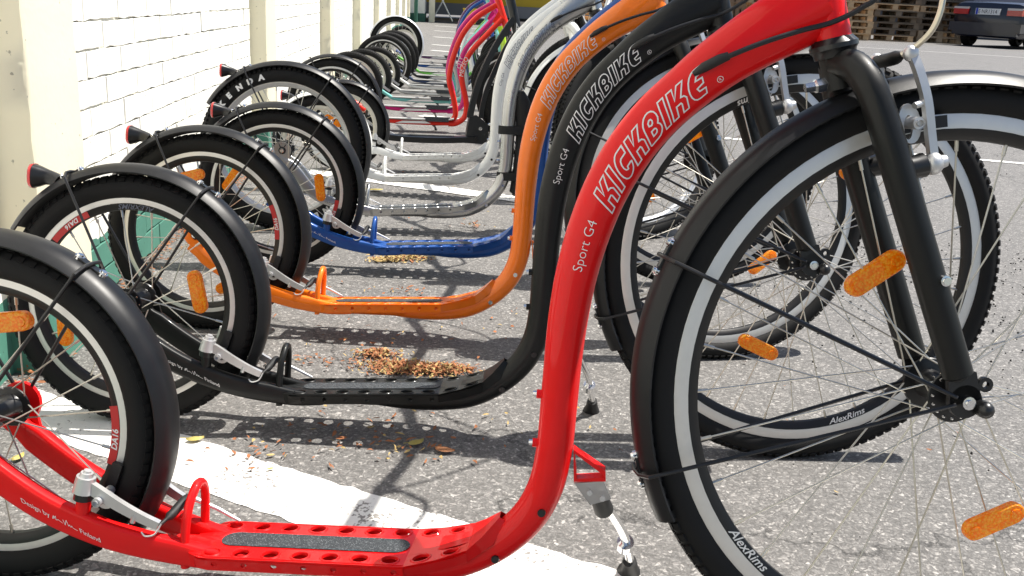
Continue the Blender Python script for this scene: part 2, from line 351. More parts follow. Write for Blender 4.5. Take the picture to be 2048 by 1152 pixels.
def outline_word(g, word, h, length, fmap, wdt=0.0009, slant=0.22):
    tot = sum(GL[c][0]+.10 for c in word); sx = length/tot; x0 = 0
    for c in word:
        adv, polys = GL[c]; adv += .10
        for pl in polys:
            pts = []
            for i in range(len(pl)):
                a = pl[i]; b = pl[(i+1) % len(pl)]; L = hypot(b[0]-a[0], b[1]-a[1]); m = max(1, int(L/0.25))
                for j in range(m): pts.append(((x0+a[0]+(b[0]-a[0])*j/m)*sx+slant*h*(a[1]+(b[1]-a[1])*j/m), (a[1]+(b[1]-a[1])*j/m)*h))
            n = len(pts); inn = []; out = []
            for i in range(n):
                p = Vector(pts[i]); d1 = (p-Vector(pts[i-1])); d2 = (Vector(pts[(i+1) % n])-p)
                d1 = d1.normalized() if d1.length > 1e-9 else d2.normalized(); d2 = d2.normalized() if d2.length > 1e-9 else d1
                n1 = Vector((-d1.y, d1.x)); n2 = Vector((-d2.y, d2.x)); nn = n1+n2
                nn = nn.normalized() if nn.length > 1e-6 else n1
                k = min(2.0, 1/max(0.3, nn.dot(n1)))
                inn.append(p-nn*wdt*0.5*k); out.append(p+nn*wdt*0.5*k)
            vs = [fmap(p.x, p.y) for p in inn]+[fmap(p.x, p.y) for p in out]
            g.add(vs, [(i, (i+1) % n, n+(i+1) % n, n+i) for i in range(n)])
        x0 += adv

# ------------------------------------------------------------------ wheels
def tyre_mesh(name, R, hw, rin, knob='side', seg=96):
    g = G(); rc = R-hw; prof = []
    for j in range(17):
        a = radians(-148+296*j/16); prof.append((rc+hw*cos(a), hw*1.0*sin(a)))
    g.lathe((0, 0, 0), [(max(rin, r), y) for r, y in prof], seg, closedprof=True)
    rnd = random.Random(3)
    N = int(2*pi*R/0.016)
    for i in range(N):
        a = 2*pi*i/N
        rows = {'side': [(-44, .0022), (44, .0022), (-15, .0018), (15, .0018)], 'block': [(-46, .0045), (46, .0045), (-16, .0040), (16, .0040), (0, .003)], 'low': [(-50, .0012), (50, .0012), (-20, .001), (20, .001)]}[knob]
        for q, (deg, hgt) in enumerate(rows):
            b = radians(deg); aa = a+(pi/N if q % 2 else 0)
            rr = rc+(hw+hgt*0.2)*cos(b); y = (hw+hgt*0.2)*sin(b)
            Rm = Matrix.Rotation(-aa, 3, 'Y') @ Matrix.Rotation(b, 3, 'Z')
            g.box((rr*cos(aa), y, rr*sin(aa)), (hgt*2, 0.0075, 0.0095), Rm)
    return g.mesh(name, M['rubber'], ang=30)
def ring_text(g, body, size, R, a0, yside, sgn=1, shear=0, offset=0, sx=1):
    def f(x, y):
        a = a0-sgn*x/R; r = R+sgn*y
        return (r*cos(a), yside, r*sin(a))
    text_on(g, body, size, f, shear, offset, sx)
WM = {}
def wheel_set(key, R, hw, ro, stripe, black, nsp, fl_r, fl_y, knob, rimmat='rim_side', innermat='rim_black', rw=0.011):
    """meshes for one kind of wheel. ro = rim outer radius"""
    d = {'R': R, 'nsp': nsp, 'ro': ro}
    d['tyre'] = tyre_mesh('tyre', R, hw, ro-0.004, knob)
    g = G()
    for s in (-1, 1):
        g.lathe((0, 0, 0), [(ro, s*(rw+.0006)), (ro-0.001, s*(rw+.0012)), (ro-stripe, s*(rw+.0004)), (ro-stripe, s*(rw-.002)), (ro, s*(rw-.002))], 96, closedprof=True)
    g.lathe((0, 0, 0), [(ro-.003, -rw+.0025), (ro-.009, -rw+.004), (ro-.009, rw-.004), (ro-.003, rw-.0025)], 96)
    d['rim'] = g.mesh('rim', M[rimmat])
    g = G()
    g.lathe((0, 0, 0), [(ro-stripe-.0002, -rw), (ro-stripe-black*.5, -rw+.001), (ro-stripe-black, -rw*.45), (ro-stripe-black-.001, 0), (ro-stripe-black, rw*.45), (ro-stripe-black*.5, rw-.001), (ro-stripe-.0002, rw)], 96)
    g.lathe((0, 0, 0), [(ro-stripe, -rw+.001), (ro-stripe, rw-.001)], 96)
    d['rim_well'] = g.mesh('rim_well', M[innermat])
    g = G()
    hw_ = fl_y
    g.lathe((0, 0, 0), [(0.004, -hw_-.022), (.009, -hw_-.022), (.010, -hw_-.004), (.016, -hw_-.003), (fl_r, -hw_-.0015), (fl_r+.001, -hw_), (fl_r, -hw_+.0015), (.018, -hw_+.003), (.0145, -hw_+.012), (.013, 0), (.0145, hw_-.012), (.018, hw_-.003), (fl_r, hw_-.0015), (fl_r+.001, hw_), (fl_r, hw_+.0015), (.016, hw_+.003), (.010, hw_+.004), (.009, hw_+.022), (.004, hw_+.022)], 28)
    d['hub'] = g.mesh('hub', M['black_part'])
    g = G()
    for s in (-1, 1):
        for i in range(nsp//2):
            a = 2*pi*i/(nsp//2); g.sphere((fl_r*.86*cos(a), s*(hw_+.002), fl_r*.86*sin(a)), .0021, 6, 4)
    d['spoke_head'] = g.mesh('spoke_head', M['chrome'])
    for s in (-1, 1):
        g = G(); g.tube([V(0, s*(hw_+.020), 0), V(0, s*(hw_+.034), 0), V(0, s*(hw_+.0342), 0), V(0, s*(hw_+.037), 0)], [.0075, .0075, .0045, .0045], 12); d['bolt%d' % s] = g.mesh('hub_bolt', M['chrome'])
    ri = ro-stripe-black
    cross = radians(360.0/nsp*5) if nsp > 24 else radians(360.0/nsp*2.6)
    sp = []
    for s in (-1, 1):
        for t in (-1, 1):
            g = G(); a = t*cross
            P0 = V(fl_r*.86*cos(a), s*hw_, fl_r*.86*sin(a)); P1 = V(ri+.004, s*.0015, 0)
            dv = (P1-P0).normalized()
            g.cyl(P0-dv*.002, P1, .00105, seg=6); g.cyl(P1-dv*.017, P1, .0021, seg=6)
            sp.append(g.mesh('spoke', M['spoke']))
    d['spokes'] = sp
    g = G()
    for k in range(nsp):
        A = Matrix.Rotation(-2*pi*k/nsp, 3, 'Y'); s = -1 if k % 2 else 1; t = -1 if (k//2) % 2 else 1; a = t*cross
        P0 = A @ V(fl_r*.86*cos(a), s*hw_, fl_r*.86*sin(a)); P1 = A @ V(ri+.002, 0, 0)
        g.cyl(P0, P1, .0013, seg=4)
    d['spoke_all'] = g.mesh('spoke', M['spoke'])
    WM[key] = d; return d
# spoke reflector
def reflector_mesh():
    g = G(); L, W = .038, .0125; pts = []
    for cx, a0 in ((L-W, -90), (-(L-W), 90)):
        for j in range(9): a = radians(a0+180*j/8); pts.append((cx+W*cos(a), W*sin(a)))
    k = len(pts); vs = []
    for y, sc in ((.0045, 1), (-.0035, 1), (-.0060, .86)): vs += [(p[0]*sc if sc == 1 else p[0]-(1-sc)*W*(1 if p[0] > 0 else -1), y, p[1]*sc) for p in pts]
    fs = [tuple(range(k)), tuple(range(3*k-1, 2*k-1, -1))]
    for r in range(2): fs += [(r*k+i, r*k+(i+1) % k, (r+1)*k+(i+1) % k, (r+1)*k+i) for i in range(k)]
    g.add(vs, fs)
    for s in (-1, 1): g.cyl((s*(L-W), -.0055, 0), (s*(L-W), -.0075, 0), .007, .0062, 10)
    return g.mesh('spoke_reflector', M['amber'], ang=30)
REFL = None
def make_wheel(parent, ws, c, mat4=None, refl=(), texts=(), rot=0, fine=True, trot=0):
    d = WM[ws]
    base = Matrix.Translation(c)
    if mat4 is not None: base = mat4 @ base
    w = put(d['rim'], 'wheel', parent, base)
    put(d['tyre'], 'tyre', w); put(d['rim_well'], 'rim_well', w); put(d['hub'], 'hub', w)
    if fine: stuff(put(d['spoke_head'], 'spoke_head', w)); put(d['bolt-1'], 'hub_bolt', w); put(d['bolt1'], 'hub_bolt', w)
    if fine:
        for k in range(d['nsp']):
            s = 0 if k % 2 else 1; t = (k//2) % 2
            put(d['spokes'][s*2+t], 'spoke', w, Matrix.Rotation(-(2*pi*k/d['nsp']+rot), 4, 'Y'))
    else: stuff(put(d['spoke_all'], 'spoke', w, Matrix.Rotation(rot, 4, 'Y')))
    for (ang, r, tw) in refl:
        a = radians(ang)
        put(REFL, 'spoke_reflector', w, Matrix.Translation((r*cos(a), -.013, r*sin(a))) @ Matrix.Rotation(-(a+pi/2+radians(tw)), 4, 'Y'))
    for (mm, nm) in texts: put(mm, nm, w, Matrix.Rotation(-radians(trot), 4, 'Y'))
    return w

# ------------------------------------------------------------------ kick scooter with big front wheel
SP = [(.42, .062), (.49, .0655), (.555, .0715), (.603, .0830), (.650, .110), (.686, .147), (.706, .190), (.7135, .24), (.7150, .30), (.7163, .36), (.7190, .41), (.7245, .457), (.7350, .507), (.7510, .557), (.7735, .603), (.800, .641), (.830, .673), (.862, .703), (.900, .732), (.938, .757), (.955, .769), (.968, .779)]
SR = [(0, .008), (.05, .0150), (.10, .0190), (.18, .0215), (.30, .0220), (.40, .0220), (.50, .0225), (.64, .0250), (.76, .0270), (.86, .0275), (.93, .031), (.98, .035), (1.04, .039)]
HB = V(.985, 0, .738); HD = V(-sin(radians(16)), 0, cos(radians(16)))   # head tube bottom and steering axis
spine = bez([(a, 0, b) for a, b in SP], 5)
arcl = [0]
for a, b in zip(spine, spine[1:]): arcl.append(arcl[-1]+(b-a).length)
def sp_r(s): return interp(SR, s*1.04/arcl[-1])
def spine_at(s):
    s = max(0, min(arcl[-1]-1e-6, s))
    for i in range(len(arcl)-1):
        if arcl[i+1] >= s:
            t = (s-arcl[i])/(arcl[i+1]-arcl[i]); P = spine[i].lerp(spine[i+1], t)
            a = spine[max(i-1, 0)]; b = spine[min(i+2, len(spine)-1)]; T = (b-a).normalized(); return P, T
def spine_s(u, w):
    return min(range(len(spine)), key=lambda i: (spine[i]-V(u, 0, w)).length)
def spine_map(s0, c0, flip=1):
    def f(x, y):
        P, T = spine_at(s0+x); N = V(-T.z, 0, T.x); r = sp_r(s0+x); ph = (c0+y)/r
        lat = min(r, .0225)
        return P+N*(r*sin(ph))+V(0, -(lat*cos(ph)+.0007), 0)
    return f
def frame_mesh(pm, cast_rear=True):
    g = G()
    n = len(spine); rs = [sp_r(s) for s in arcl]
    g.tube(spine, [min(r, .0225) for r in rs], 20, refn=(0, 1, 0), r2=rs)
    g.tube([HB-HD*.001, HB+HD*.02, HB+HD*.06, HB+HD*.13], [.0205, .0200, .0200, .0205], 24)
    # gusset blending main tube into head tube
    # rear yoke under the deck
    g.tube([V(.235, 0, .067), V(.30, 0, .066), V(.46, 0, .071)], [.013, .015, .018], 12)
    for w_ in (.275, .352): pass
    # bosses on the rear of the tube
    for s_ in ((.6915, .3065), (.6905, .2451)):
        g.cyl((s_[0]+.006, 0, s_[1]), (s_[0]-.004, 0, s_[1]), .0055, seg=10)
    return g.mesh('frame', M[pm], ang=50)
def chainstay_mesh(pm, s, rh):
    g = G()
    pts = [(-.012, .052, rh-.022), (.035, .052, rh-.058), (.095, .050, rh-.095+.0), (.157, .046, .098), (.205, .038, .083), (.250, .031, .074), (.295, .027, .067), (.34, .022, .0665)]
    if rh > .24: pts[2] = (.095, .05, .128)
    P = bez([(a, s*b, c) for a, b, c in pts], 4); n = len(P)
    def prof(i):
        t = i/(n-1); h = (.0185-.003*t)*(1-.30*max(0, (t-.72)/.28)); h = h*.8 if i < 3 else h; wd = .0095; out = []
        for j in range(16):
            a = 2*pi*j/16; cx = cos(a); sy = sin(a)
            out.append((wd*(abs(cx)**.42)*(1 if cx > 0 else -1), h*(abs(sy)**.42)*(1 if sy > 0 else -1)))
        return out
    g.sweep(P, prof, refn=(0, 1, 0))
    # dropout plate ring
    g.lathe((0, s*.058, rh), [(.027, -.003), (.027, .003), (.012, .003), (.012, -.003)], 24, closedprof=True)
    g.poly([(-.022, s*.056, rh-.012), (.0, s*.056, rh-.045), (.032, s*.056, rh-.05), (.022, s*.056, rh-.012)], .005)
    # brake boss
    g.cyl((.140, s*.047, .118), (.144, s*.047, .146), .0095, .0085, 12)
    return g.mesh('chainstay', M[pm], ang=45)
def deck_w(u): return interp([(.25, .077), (.285, .079), (.545, .094), (.600, .108), (.618, .116), (.650, .146)], u)
HOLES = [.3015+.0372*i for i in range(7)]+[.5625, .598]
def hole_cell(g, corners, f, c, r, lip, th, nseg=16):
    """corners: (x0,x1,y0,y1) in param; f(x,y,h)->3D with h height above surface; c center"""
    x0, x1, y0, y1 = corners; outer = []
    for j in range(nseg):
        a = 2*pi*j/nseg+pi/nseg; dx, dy = cos(a), sin(a)
        t = min(((x1 if dx > 0 else x0)-c[0])/dx if abs(dx) > 1e-6 else 1e9, ((y1 if dy > 0 else y0)-c[1])/dy if abs(dy) > 1e-6 else 1e9)
        outer.append((c[0]+dx*t, c[1]+dy*t))
    # snap nearest samples to the cell corners
    for cx_, cy_ in ((x0, y0), (x1, y0), (x1, y1), (x0, y1)):
        k = min(range(nseg), key=lambda q: hypot(outer[q][0]-cx_, outer[q][1]-cy_)); outer[k] = (cx_, cy_)
    def ring(rr): return [(c[0]+rr*cos(2*pi*j/nseg+pi/nseg), c[1]+rr*sin(2*pi*j/nseg+pi/nseg)) for j in range(nseg)]
    layers = [[f(x, y, 0) for x, y in outer]]
    if lip: layers += [[f(x, y, 0) for x, y in ring(r+.0032)], [f(x, y, .0013) for x, y in ring(r+.0018)], [f(x, y, .0013) for x, y in ring(r+.0006)]]
    layers += [[f(x, y, 0) for x, y in ring(r)], [f(x, y, -th) for x, y in ring(r)], [f(x, y, -th) for x, y in outer]]
    vs = [v for L in layers for v in L]; fs = []
    for q in range(len(layers)-1):
        for j in range(nseg): fs.append((q*nseg+j, q*nseg+(j+1) % nseg, (q+1)*nseg+(j+1) % nseg, (q+1)*nseg+j))
    g.add(vs, fs)
def deck_mesh(pm):
    g = G(); HWD = .0545; IN = .0235
    top = lambda x, y, h: V(x, y, deck_w(x)+h)
    edges = [.2830]+[(a+b)/2 for a, b in zip(HOLES, HOLES[1:])]+[.618]
    for i, hx in enumerate(HOLES):
        for s in (-1, 1):
            y0, y1 = (IN, HWD) if s > 0 else (-HWD, -IN)
            hwf = 1.0 if i < 7 else (.95 if i == 7 else .86)
            def f(x, y, h, s=s, i=i):
                k = interp([(.50, 1), (.545, 1), (.618, .74), (.66, .55)], x)
                k2 = interp([(.283, .90), (.292, 1), (.6, 1)], x); return top(x, y*k*k2, h)
            hole_cell(g, (edges[i], edges[i+1], y0, y1), f, (hx, s*.039), .0098 if i < 8 else .0090, True, .003)
            # skirt
            if i < 7:
                def fs_(x, t, h, s=s):
                    k2 = interp([(.283, .90), (.292, 1), (.6, 1)], x)
                    return V(x, s*(HWD*k2-t*.30), deck_w(x)-t)+V(0, s*h, -.3*h)
                hole_cell(g, (edges[i], edges[i+1], 0.0, .019), fs_, (hx+.008, .0095), .0040, False, .0025, 12)
            else:
                x0, x1 = edges[i], edges[i+1]
                q = []
                for x in (x0, x1):
                    k = interp([(.50, 1), (.545, 1), (.618, .74), (.66, .55)], x)
                    q.append((V(x, s*HWD*k, deck_w(x)), V(x, s*(HWD*k-.012), interp([(.545, .076), (.58, .082), (.618, .094), (.66, .125)], x))))
                g.add([q[0][0], q[1][0], q[1][1], q[0][1]], [(0, 1, 2, 3)])
        g.add([top(edges[i], -IN*interp([(.50, 1), (.545, 1), (.618, .74)], edges[i]), 0), top(edges[i+1], -IN*interp([(.50, 1), (.545, 1), (.618, .74)], edges[i+1]), 0), top(edges[i+1], IN*interp([(.50, 1), (.545, 1), (.618, .74)], edges[i+1]), 0), top(edges[i], IN*interp([(.50, 1), (.545, 1), (.618, .74)], edges[i]), 0)], [(0, 1, 2, 3)])
    # folded nose on the curve of the tube
    a = [V(.618, -.0403, deck_w(.618)), V(.618, .0403, deck_w(.618)), V(.634, .028, .129), V(.653, .009, .149), V(.653, -.009, .149), V(.634, -.028, .129)]
    g.add(a, [(0, 1, 2, 5), (5, 2, 3, 4)])
    for s in (-1, 1):
        g.add([V(.618, s*.0403, deck_w(.618)), V(.634, s*.028, .129), V(.653, s*.009, .149), V(.660, s*.010, .145), V(.648, s*.0225, .118), V(.618, s*.027, .094)], [(0, 1, 4, 5), (1, 2, 3, 4)])
    # rear tongue
    g.add([V(.283, -.049, deck_w(.283)), V(.283, .049, deck_w(.283)), V(.262, .030, .074), V(.262, -.030, .074)], [(0, 1, 2, 3)])
    for s in (-1, 1): g.add([V(.283, s*.049, deck_w(.283)), V(.262, s*.030, .074), V(.262, s*.026, .058), V(.283, s*.044, .060)], [(0, 1, 2, 3)])
    return g.mesh('footboard', M[pm], ang=35)
def tape_mesh():
    g = G(); pts = []
    for cx, a0 in ((.524, -90), (.318, 90)):
        for j in range(11): a = radians(a0+180*j/10); pts.append((cx+.0195*cos(a)*.9, .0195*sin(a)))
    # subdivide along length by splitting into strips
    xs = [.3005+.0176*(1-cos(pi/2*i/8)) for i in range(8)]+[.3181+i*(.2059/10) for i in range(11)]+[.524+.0175*sin(pi/2*i/8) for i in range(1, 9)]
    def hwx(x):
        if x < .318: return .0195*sqrt(max(0, 1-((.318-x)/.0176)**2))
        if x > .524: return .0195*sqrt(max(0, 1-((x-.524)/.0176)**2))
        return .0195
    vs = []
    for x in xs: vs += [V(x, -hwx(x), deck_w(x)+.0012), V(x, hwx(x), deck_w(x)+.0012)]
    g.add(vs, [(2*i, 2*i+2, 2*i+3, 2*i+1) for i in range(len(xs)-1)])
    return g.mesh('grip_tape', M['tape'], smooth=False)
def hoop_mesh(pm):
    g = G(); P = bez([(.264, -.030, .052), (.264, -.031, .095), (.266, -.026, .128), (.268, -.013, .147), (.268, 0, .152), (.268, .013, .147), (.266, .026, .128), (.264, .031, .095), (.264, .030, .052)], 4)
    g.tube(P, .0058, 10, refn=(1, 0, 0)); return g.mesh('brake_guard', M[pm])
def fender_mesh(R, a0, a1, hw, m, drop=.014):
    g = G(); prof = []
    for j in range(9):
        t = -1+j/4; prof.append((R-drop*abs(t)**2.6, hw*t))
    inn = [(r-.0022, y*.96) for r, y in reversed(prof)]
    g.lathe((0, 0, 0), prof+inn, 64, radians(a0), radians(a1), True)
    return g.mesh('fender', m, ang=50)
def stay_mesh(R, ang, hw, hub_y, rstart=.012, startang=None):
    g = G(); a = radians(ang); sa = radians(startang if startang is not None else ang)
    d = V(cos(a), 0, sin(a)); P = [V(rstart*cos(sa), -hub_y, rstart*sin(sa)), d*(R-.022)+V(0, -hw-.004, 0), d*(R-.006)+V(0, -hw-.0025, 0), d*(R+.003)+V(0, -hw*.6, 0), d*(R+.0045), d*(R+.003)+V(0, hw*.6, 0), d*(R-.006)+V(0, hw+.0025, 0), d*(R-.022)+V(0, hw+.004, 0), V(rstart*cos(sa), hub_y, rstart*sin(sa))]
    g.tube([P[0], P[0].lerp(P[1], .5), P[1]]+P[2:7]+[P[7], P[7].lerp(P[8], .5), P[8]], .0025, 8)
    return g.mesh('fender_stay', M['cable'])
def clamp_mesh(R, ang, dd):
    g = G(); a = radians(ang)
    for da in (dd*.028/R*.62,):
        d = V(cos(a+da), 0, sin(a+da)); g.cyl(d*(R-.001), d*(R+.0035), .0065, .006, 12); g.cyl(d*(R+.0035), d*(R+.0060), .0042, .0036, 12)
    return g.mesh('clamp_bolt', M['chrome'])
def clip_mesh(R, ang):
    g = G(); a = radians(ang); Rm = Matrix.Rotation(-a, 3, 'Y')
    g.box(Rm @ V(R+.0005, 0, 0), (.003, .012, .040), Rm); return g.mesh('clamp_plate', M['black_part'])
def taillight(parent, R, ang, c):
    a = radians(ang); T = Matrix.Translation(c) @ Matrix.Rotation(-a, 4, 'Y')
    g = G()
    # pod grows from the fender, facing backwards
    secs = [(0.0, -.012, .014, .010), (.006, -.010, .012, .010), (.014, .000, .013, .012), (.022, .014, .018, .017), (.027, .024, .021, .021)]
    path = []; 
    P = [V(R-.002, 0, -.016), V(R+.007, 0, -.012), V(R+.015, 0, -.005), V(R+.0215, 0, .003), V(R+.0275, 0, .0105)]
    ra = [.013, .010, .0115, .0160, .0190]; rb = [.013, .012, .0135, .0175, .0205]
    g.sweep(P, lambda i: [(ra[i]*(abs(cos(t))**.75)*(1 if cos(t) > 0 else -1), rb[i]*(abs(sin(t))**.75)*(1 if sin(t) > 0 else -1)) for t in [2*pi*j/16 for j in range(16)]], refn=(0, 1, 0))
    o = put(g.mesh('light_pod', M['black_part'], ang=60), 'light_pod', parent, T)
    g = G(); P = [V(R+.0276, 0, .0107), V(R+.0305, 0, .0143), V(R+.0314, 0, .0154)]; sc = [1.04, 1.02, .93]
    g.sweep(P, lambda i: [(.0190*sc[i]*(abs(cos(t))**.75)*(1 if cos(t) > 0 else -1), .0205*sc[i]*(abs(sin(t))**.75)*(1 if sin(t) > 0 else -1)) for t in [2*pi*j/16 for j in range(16)]], refn=(0, 1, 0))
    put(g.mesh('reflector_lens', M['tail'], ang=60), 'reflector_lens', o)
def fork_mesh(pm, hub, kind='rigid'):
    g = G(); crown = HB-HD*.030
    g.tube([HB-HD*.012, HB-HD*.055], [.0185, .0175], 18)
    for s in (-1, 1):
        end = V(hub.x-.012, s*.055, hub.z+.030)
        P = bez([(crown.x-.002, s*.006, crown.z+.004), (crown.x+.010, s*.030, crown.z-.004), (crown.x+.024, s*.047, crown.z-.030), (crown.x+.045, s*.053, crown.z-.080)], 5)
        P = P+[P[-1].lerp(end, t) for t in (.35, .7, 1)]
        n = len(P); g.tube(P, [.0165]*3+[.0172]*(n-4)+[.0165], 16)
        g.tube([end, V(end.x+.003, s*.055, end.z-.006)], [.0165, .006], 14)
    return g.mesh('fork', M[pm], ang=40)
def dropout_mesh(hub, s):
    g = G(); y = s*.053; g.cyl((hub.x, y-.004, hub.z), (hub.x, y+.004, hub.z), .019, seg=20)
    g.poly([(hub.x-.026, y, hub.z+.040), (hub.x+.008, y, hub.z+.034), (hub.x+.017, y, hub.z+.004), (hub.x-.017, y, hub.z-.006)], .008)
    g.lathe((hub.x+.021, y, hub.z+.020), [(.0085, -.003), (.0085, .003), (.004, .003), (.004, -.003)], 14, closedprof=True)
    g.cyl((hub.x+.018, y-.014*1, hub.z-.006), (hub.x+.018, y+.006, hub.z-.006), .0095, seg=14)
    g.sphere((hub.x+.018, y-.014, hub.z-.006), .0095, 12, 6)
    return g.mesh('dropout', M['black_part'])
def headset_mesh(k):
    g = G(); T = lambda d: HB+HD*d
    if k: g.tube([T(-.020), T(-.014), T(-.011), T(-.006), T(-.001), T(.0005)], [.0225, .0235, .0262, .0265, .0225, .0215], 24)
    else: g.tube([T(.130), T(.137), T(.150), T(.152)], [.0225, .0235, .020, .016], 24)
    return g.mesh('headset_cup', M['black_part'])
def cockpit(parent, S4, pm):
    """stem and handlebar above the picture; they throw the shadows on the asphalt"""
    top = HB+HD*.150; g = G(); q = HB+HD*.27
    g.tube([top, top+HD*.02, top+HD*.022, q], [.021, .021, .0165, .0165], 14); g.tube([q-HD*.012, q+V(.075, 0, .012)], [.021, .018], 14); g.tube([q+V(.075, -.025, .012), q+V(.075, .025, .012)], .023, 14)
    put(g.mesh('stem', M['black_part']), 'stem', parent, S4)
    b = q+V(.075, 0, .012); g = G()
    g.tube(bez([(b.x-.045, -.29, b.z+.02), (b.x-.03, -.20, b.z+.02), (b.x, -.05, b.z), (b.x, .05, b.z), (b.x-.03, .20, b.z+.02), (b.x-.045, .29, b.z+.02)], 4), .0115, 10)
    hb = put(g.mesh('handlebar', M['black_part']), 'handlebar', parent, S4)
    for s in (-1, 1):
        g = G(); g.tube(bez([(b.x-.01, s*.16, b.z+.01), (b.x+.09, s*.10, b.z+.03), (b.x+.13, s*.02, b.z-.05), (b.x+.05, -s*.03, b.z-.13), (b.x-.02, -s*.02, b.z-.17)], 5), .0028, 8); put(g.mesh('brake_cable', M['cable']), 'brake_cable', hb)
    for s in (-1, 1):
        g = G(); g.tube([V(b.x-.032, s*.19, b.z+.02), V(b.x-.047, s*.305, b.z+.02)], .0165, 12); put(g.mesh('grip', M['foot']), 'grip', hb)
        g = G(); g.box((b.x-.015, s*.155, b.z+.015), (.03, .03, .02)); g.tube(bez([(b.x, s*.155, b.z+.01), (b.x+.045, s*.20, b.z-.005), (b.x+.03, s*.27, b.z-.01)], 4), .005, 8)
        put(g.mesh('brake_lever', M['alloy']), 'brake_lever', hb)
def vbrake_front(parent, S4, R1, near=True):
    for s in (-1, 1):
        y = s*.050
        g = G()   # boss behind arm
        g.tube([V(1.048, s*.052, .598), V(1.070, s*.050, .604), V(1.080, s*.049, .607)], [.013, .0125, .0135], 14)
        bs = put(g.mesh('brake_boss', M['black_part']), 'brake_boss', parent, S4)
        g = G()
        g.sweep(bez([(1.090, y, .612), (1.083, y, .640), (1.074, y*1.02, .675), (1.063, y*.96, .705), (1.056, y*.86, .722)], 4),
                lambda i: [(a, b) for a, b in ((-.004, -.0050), (.004, -.0042), (.004, .0046), (-.004, .0038))], refn=(0, 1, 0))
        g.sphere((1.055, y*.86, .723), .0088, 12, 8, (1, .8, 1)); g.sphere((1.090, y, .609), .0125, 14, 8, (.9, 1, 1)); g.cyl((1.094, y, .610), (1.104, y, .613), .0085, .0065, 12)
        g.cyl((1.070, y, .672), (1.060, y*1.1, .668), .004, .0035, 8)
        arm = put(g.mesh('brake_arm', M['alloy'], ang=45), 'brake_arm', parent, S4)
        g = G()   # slotted pad carrier and bolt
        cx, cz = 1.0635, .650; pts = []
        for k in range(20): a = 2*pi*k/20; pts.append((cx+.0125*cos(a)*1.0-.004*sin(a), cz+.021*sin(a)))
        hole = [(cx+(px-cx)*.38-.001, cz-.004+(pz-cz)*.62) for px, pz in pts]
        k = 20; yy = y-s*.010
        vs = [V(px, yy+s*.002, pz) for px, pz in pts]+[V(px, yy+s*.002, pz) for px, pz in hole]+[V(px, yy-s*.002, pz) for px, pz in pts]+[V(px, yy-s*.002, pz) for px, pz in hole]
        fs = []
        for i in range(k):
            j = (i+1) % k; fs += [(i, j, k+j, k+i), (2*k+i, 3*k+i, 3*k+j, 2*k+j), (i, 2*k+i, 2*k+j, j), (k+i, k+j, 3*k+j, 3*k+i)]
        g.add(vs, fs)
        g.cyl((cx-.001, s*.026, cz+.002), (cx+.002, y+s*.009, cz), .0068, seg=14)
        g.lathe((cx+.002, y+s*.009, cz), [(.0068, -.001), (.0068, .001), (.0036, .001), (.0036, -.004)], 12)
        put(g.mesh('pad_holder', M['alloy'], ang=35), 'pad_holder', arm)
        g = G(); P = [V((R1-.008)*cos(radians(t))+HUBX, s*.0185, (R1-.008)*sin(radians(t))+HUBZ) for t in (98, 103, 108, 113)]
        g.sweep(P, lambda i: [(-.0045, -.0065), (.0045, -.0065), (.0045, .0065), (-.0045, .0065)], refn=(0, 1, 0)); put(g.mesh('brake_pad', M['foot']), 'brake_pad', arm)
    g = G(); g.tube(bez([(1.054, -.042, .724), (1.050, -.010, .720), (1.050, .02, .720), (1.052, .043, .722)], 4), [.004]*3+[.0075]*7+[.004]*3, 10)
    put(g.mesh('cable_boot', M['foot']), 'cable_boot', parent, S4)
    g = G(); g.tube(bez([(1.048, -.036, .722), (1.060, -.046, .732), (1.073, -.052, .752), (1.078, -.052, .785), (1.072, -.040, .83)], 5), .0032, 8)
    put(g.mesh('brake_noodle', M['noodle']), 'brake_noodle', parent, S4)
    g = G(); g.tube([V(1.0745, -.050, .80), V(1.072, -.046, .826)], [.0055, .007], 10); g.tube(bez([(1.072, -.040, .83), (1.05, -.01, .92), (1.0, .02, 1.02)], 4), .0028, 8)
    put(g.mesh('brake_cable', M['alloy']), 'brake_cable', parent, S4)
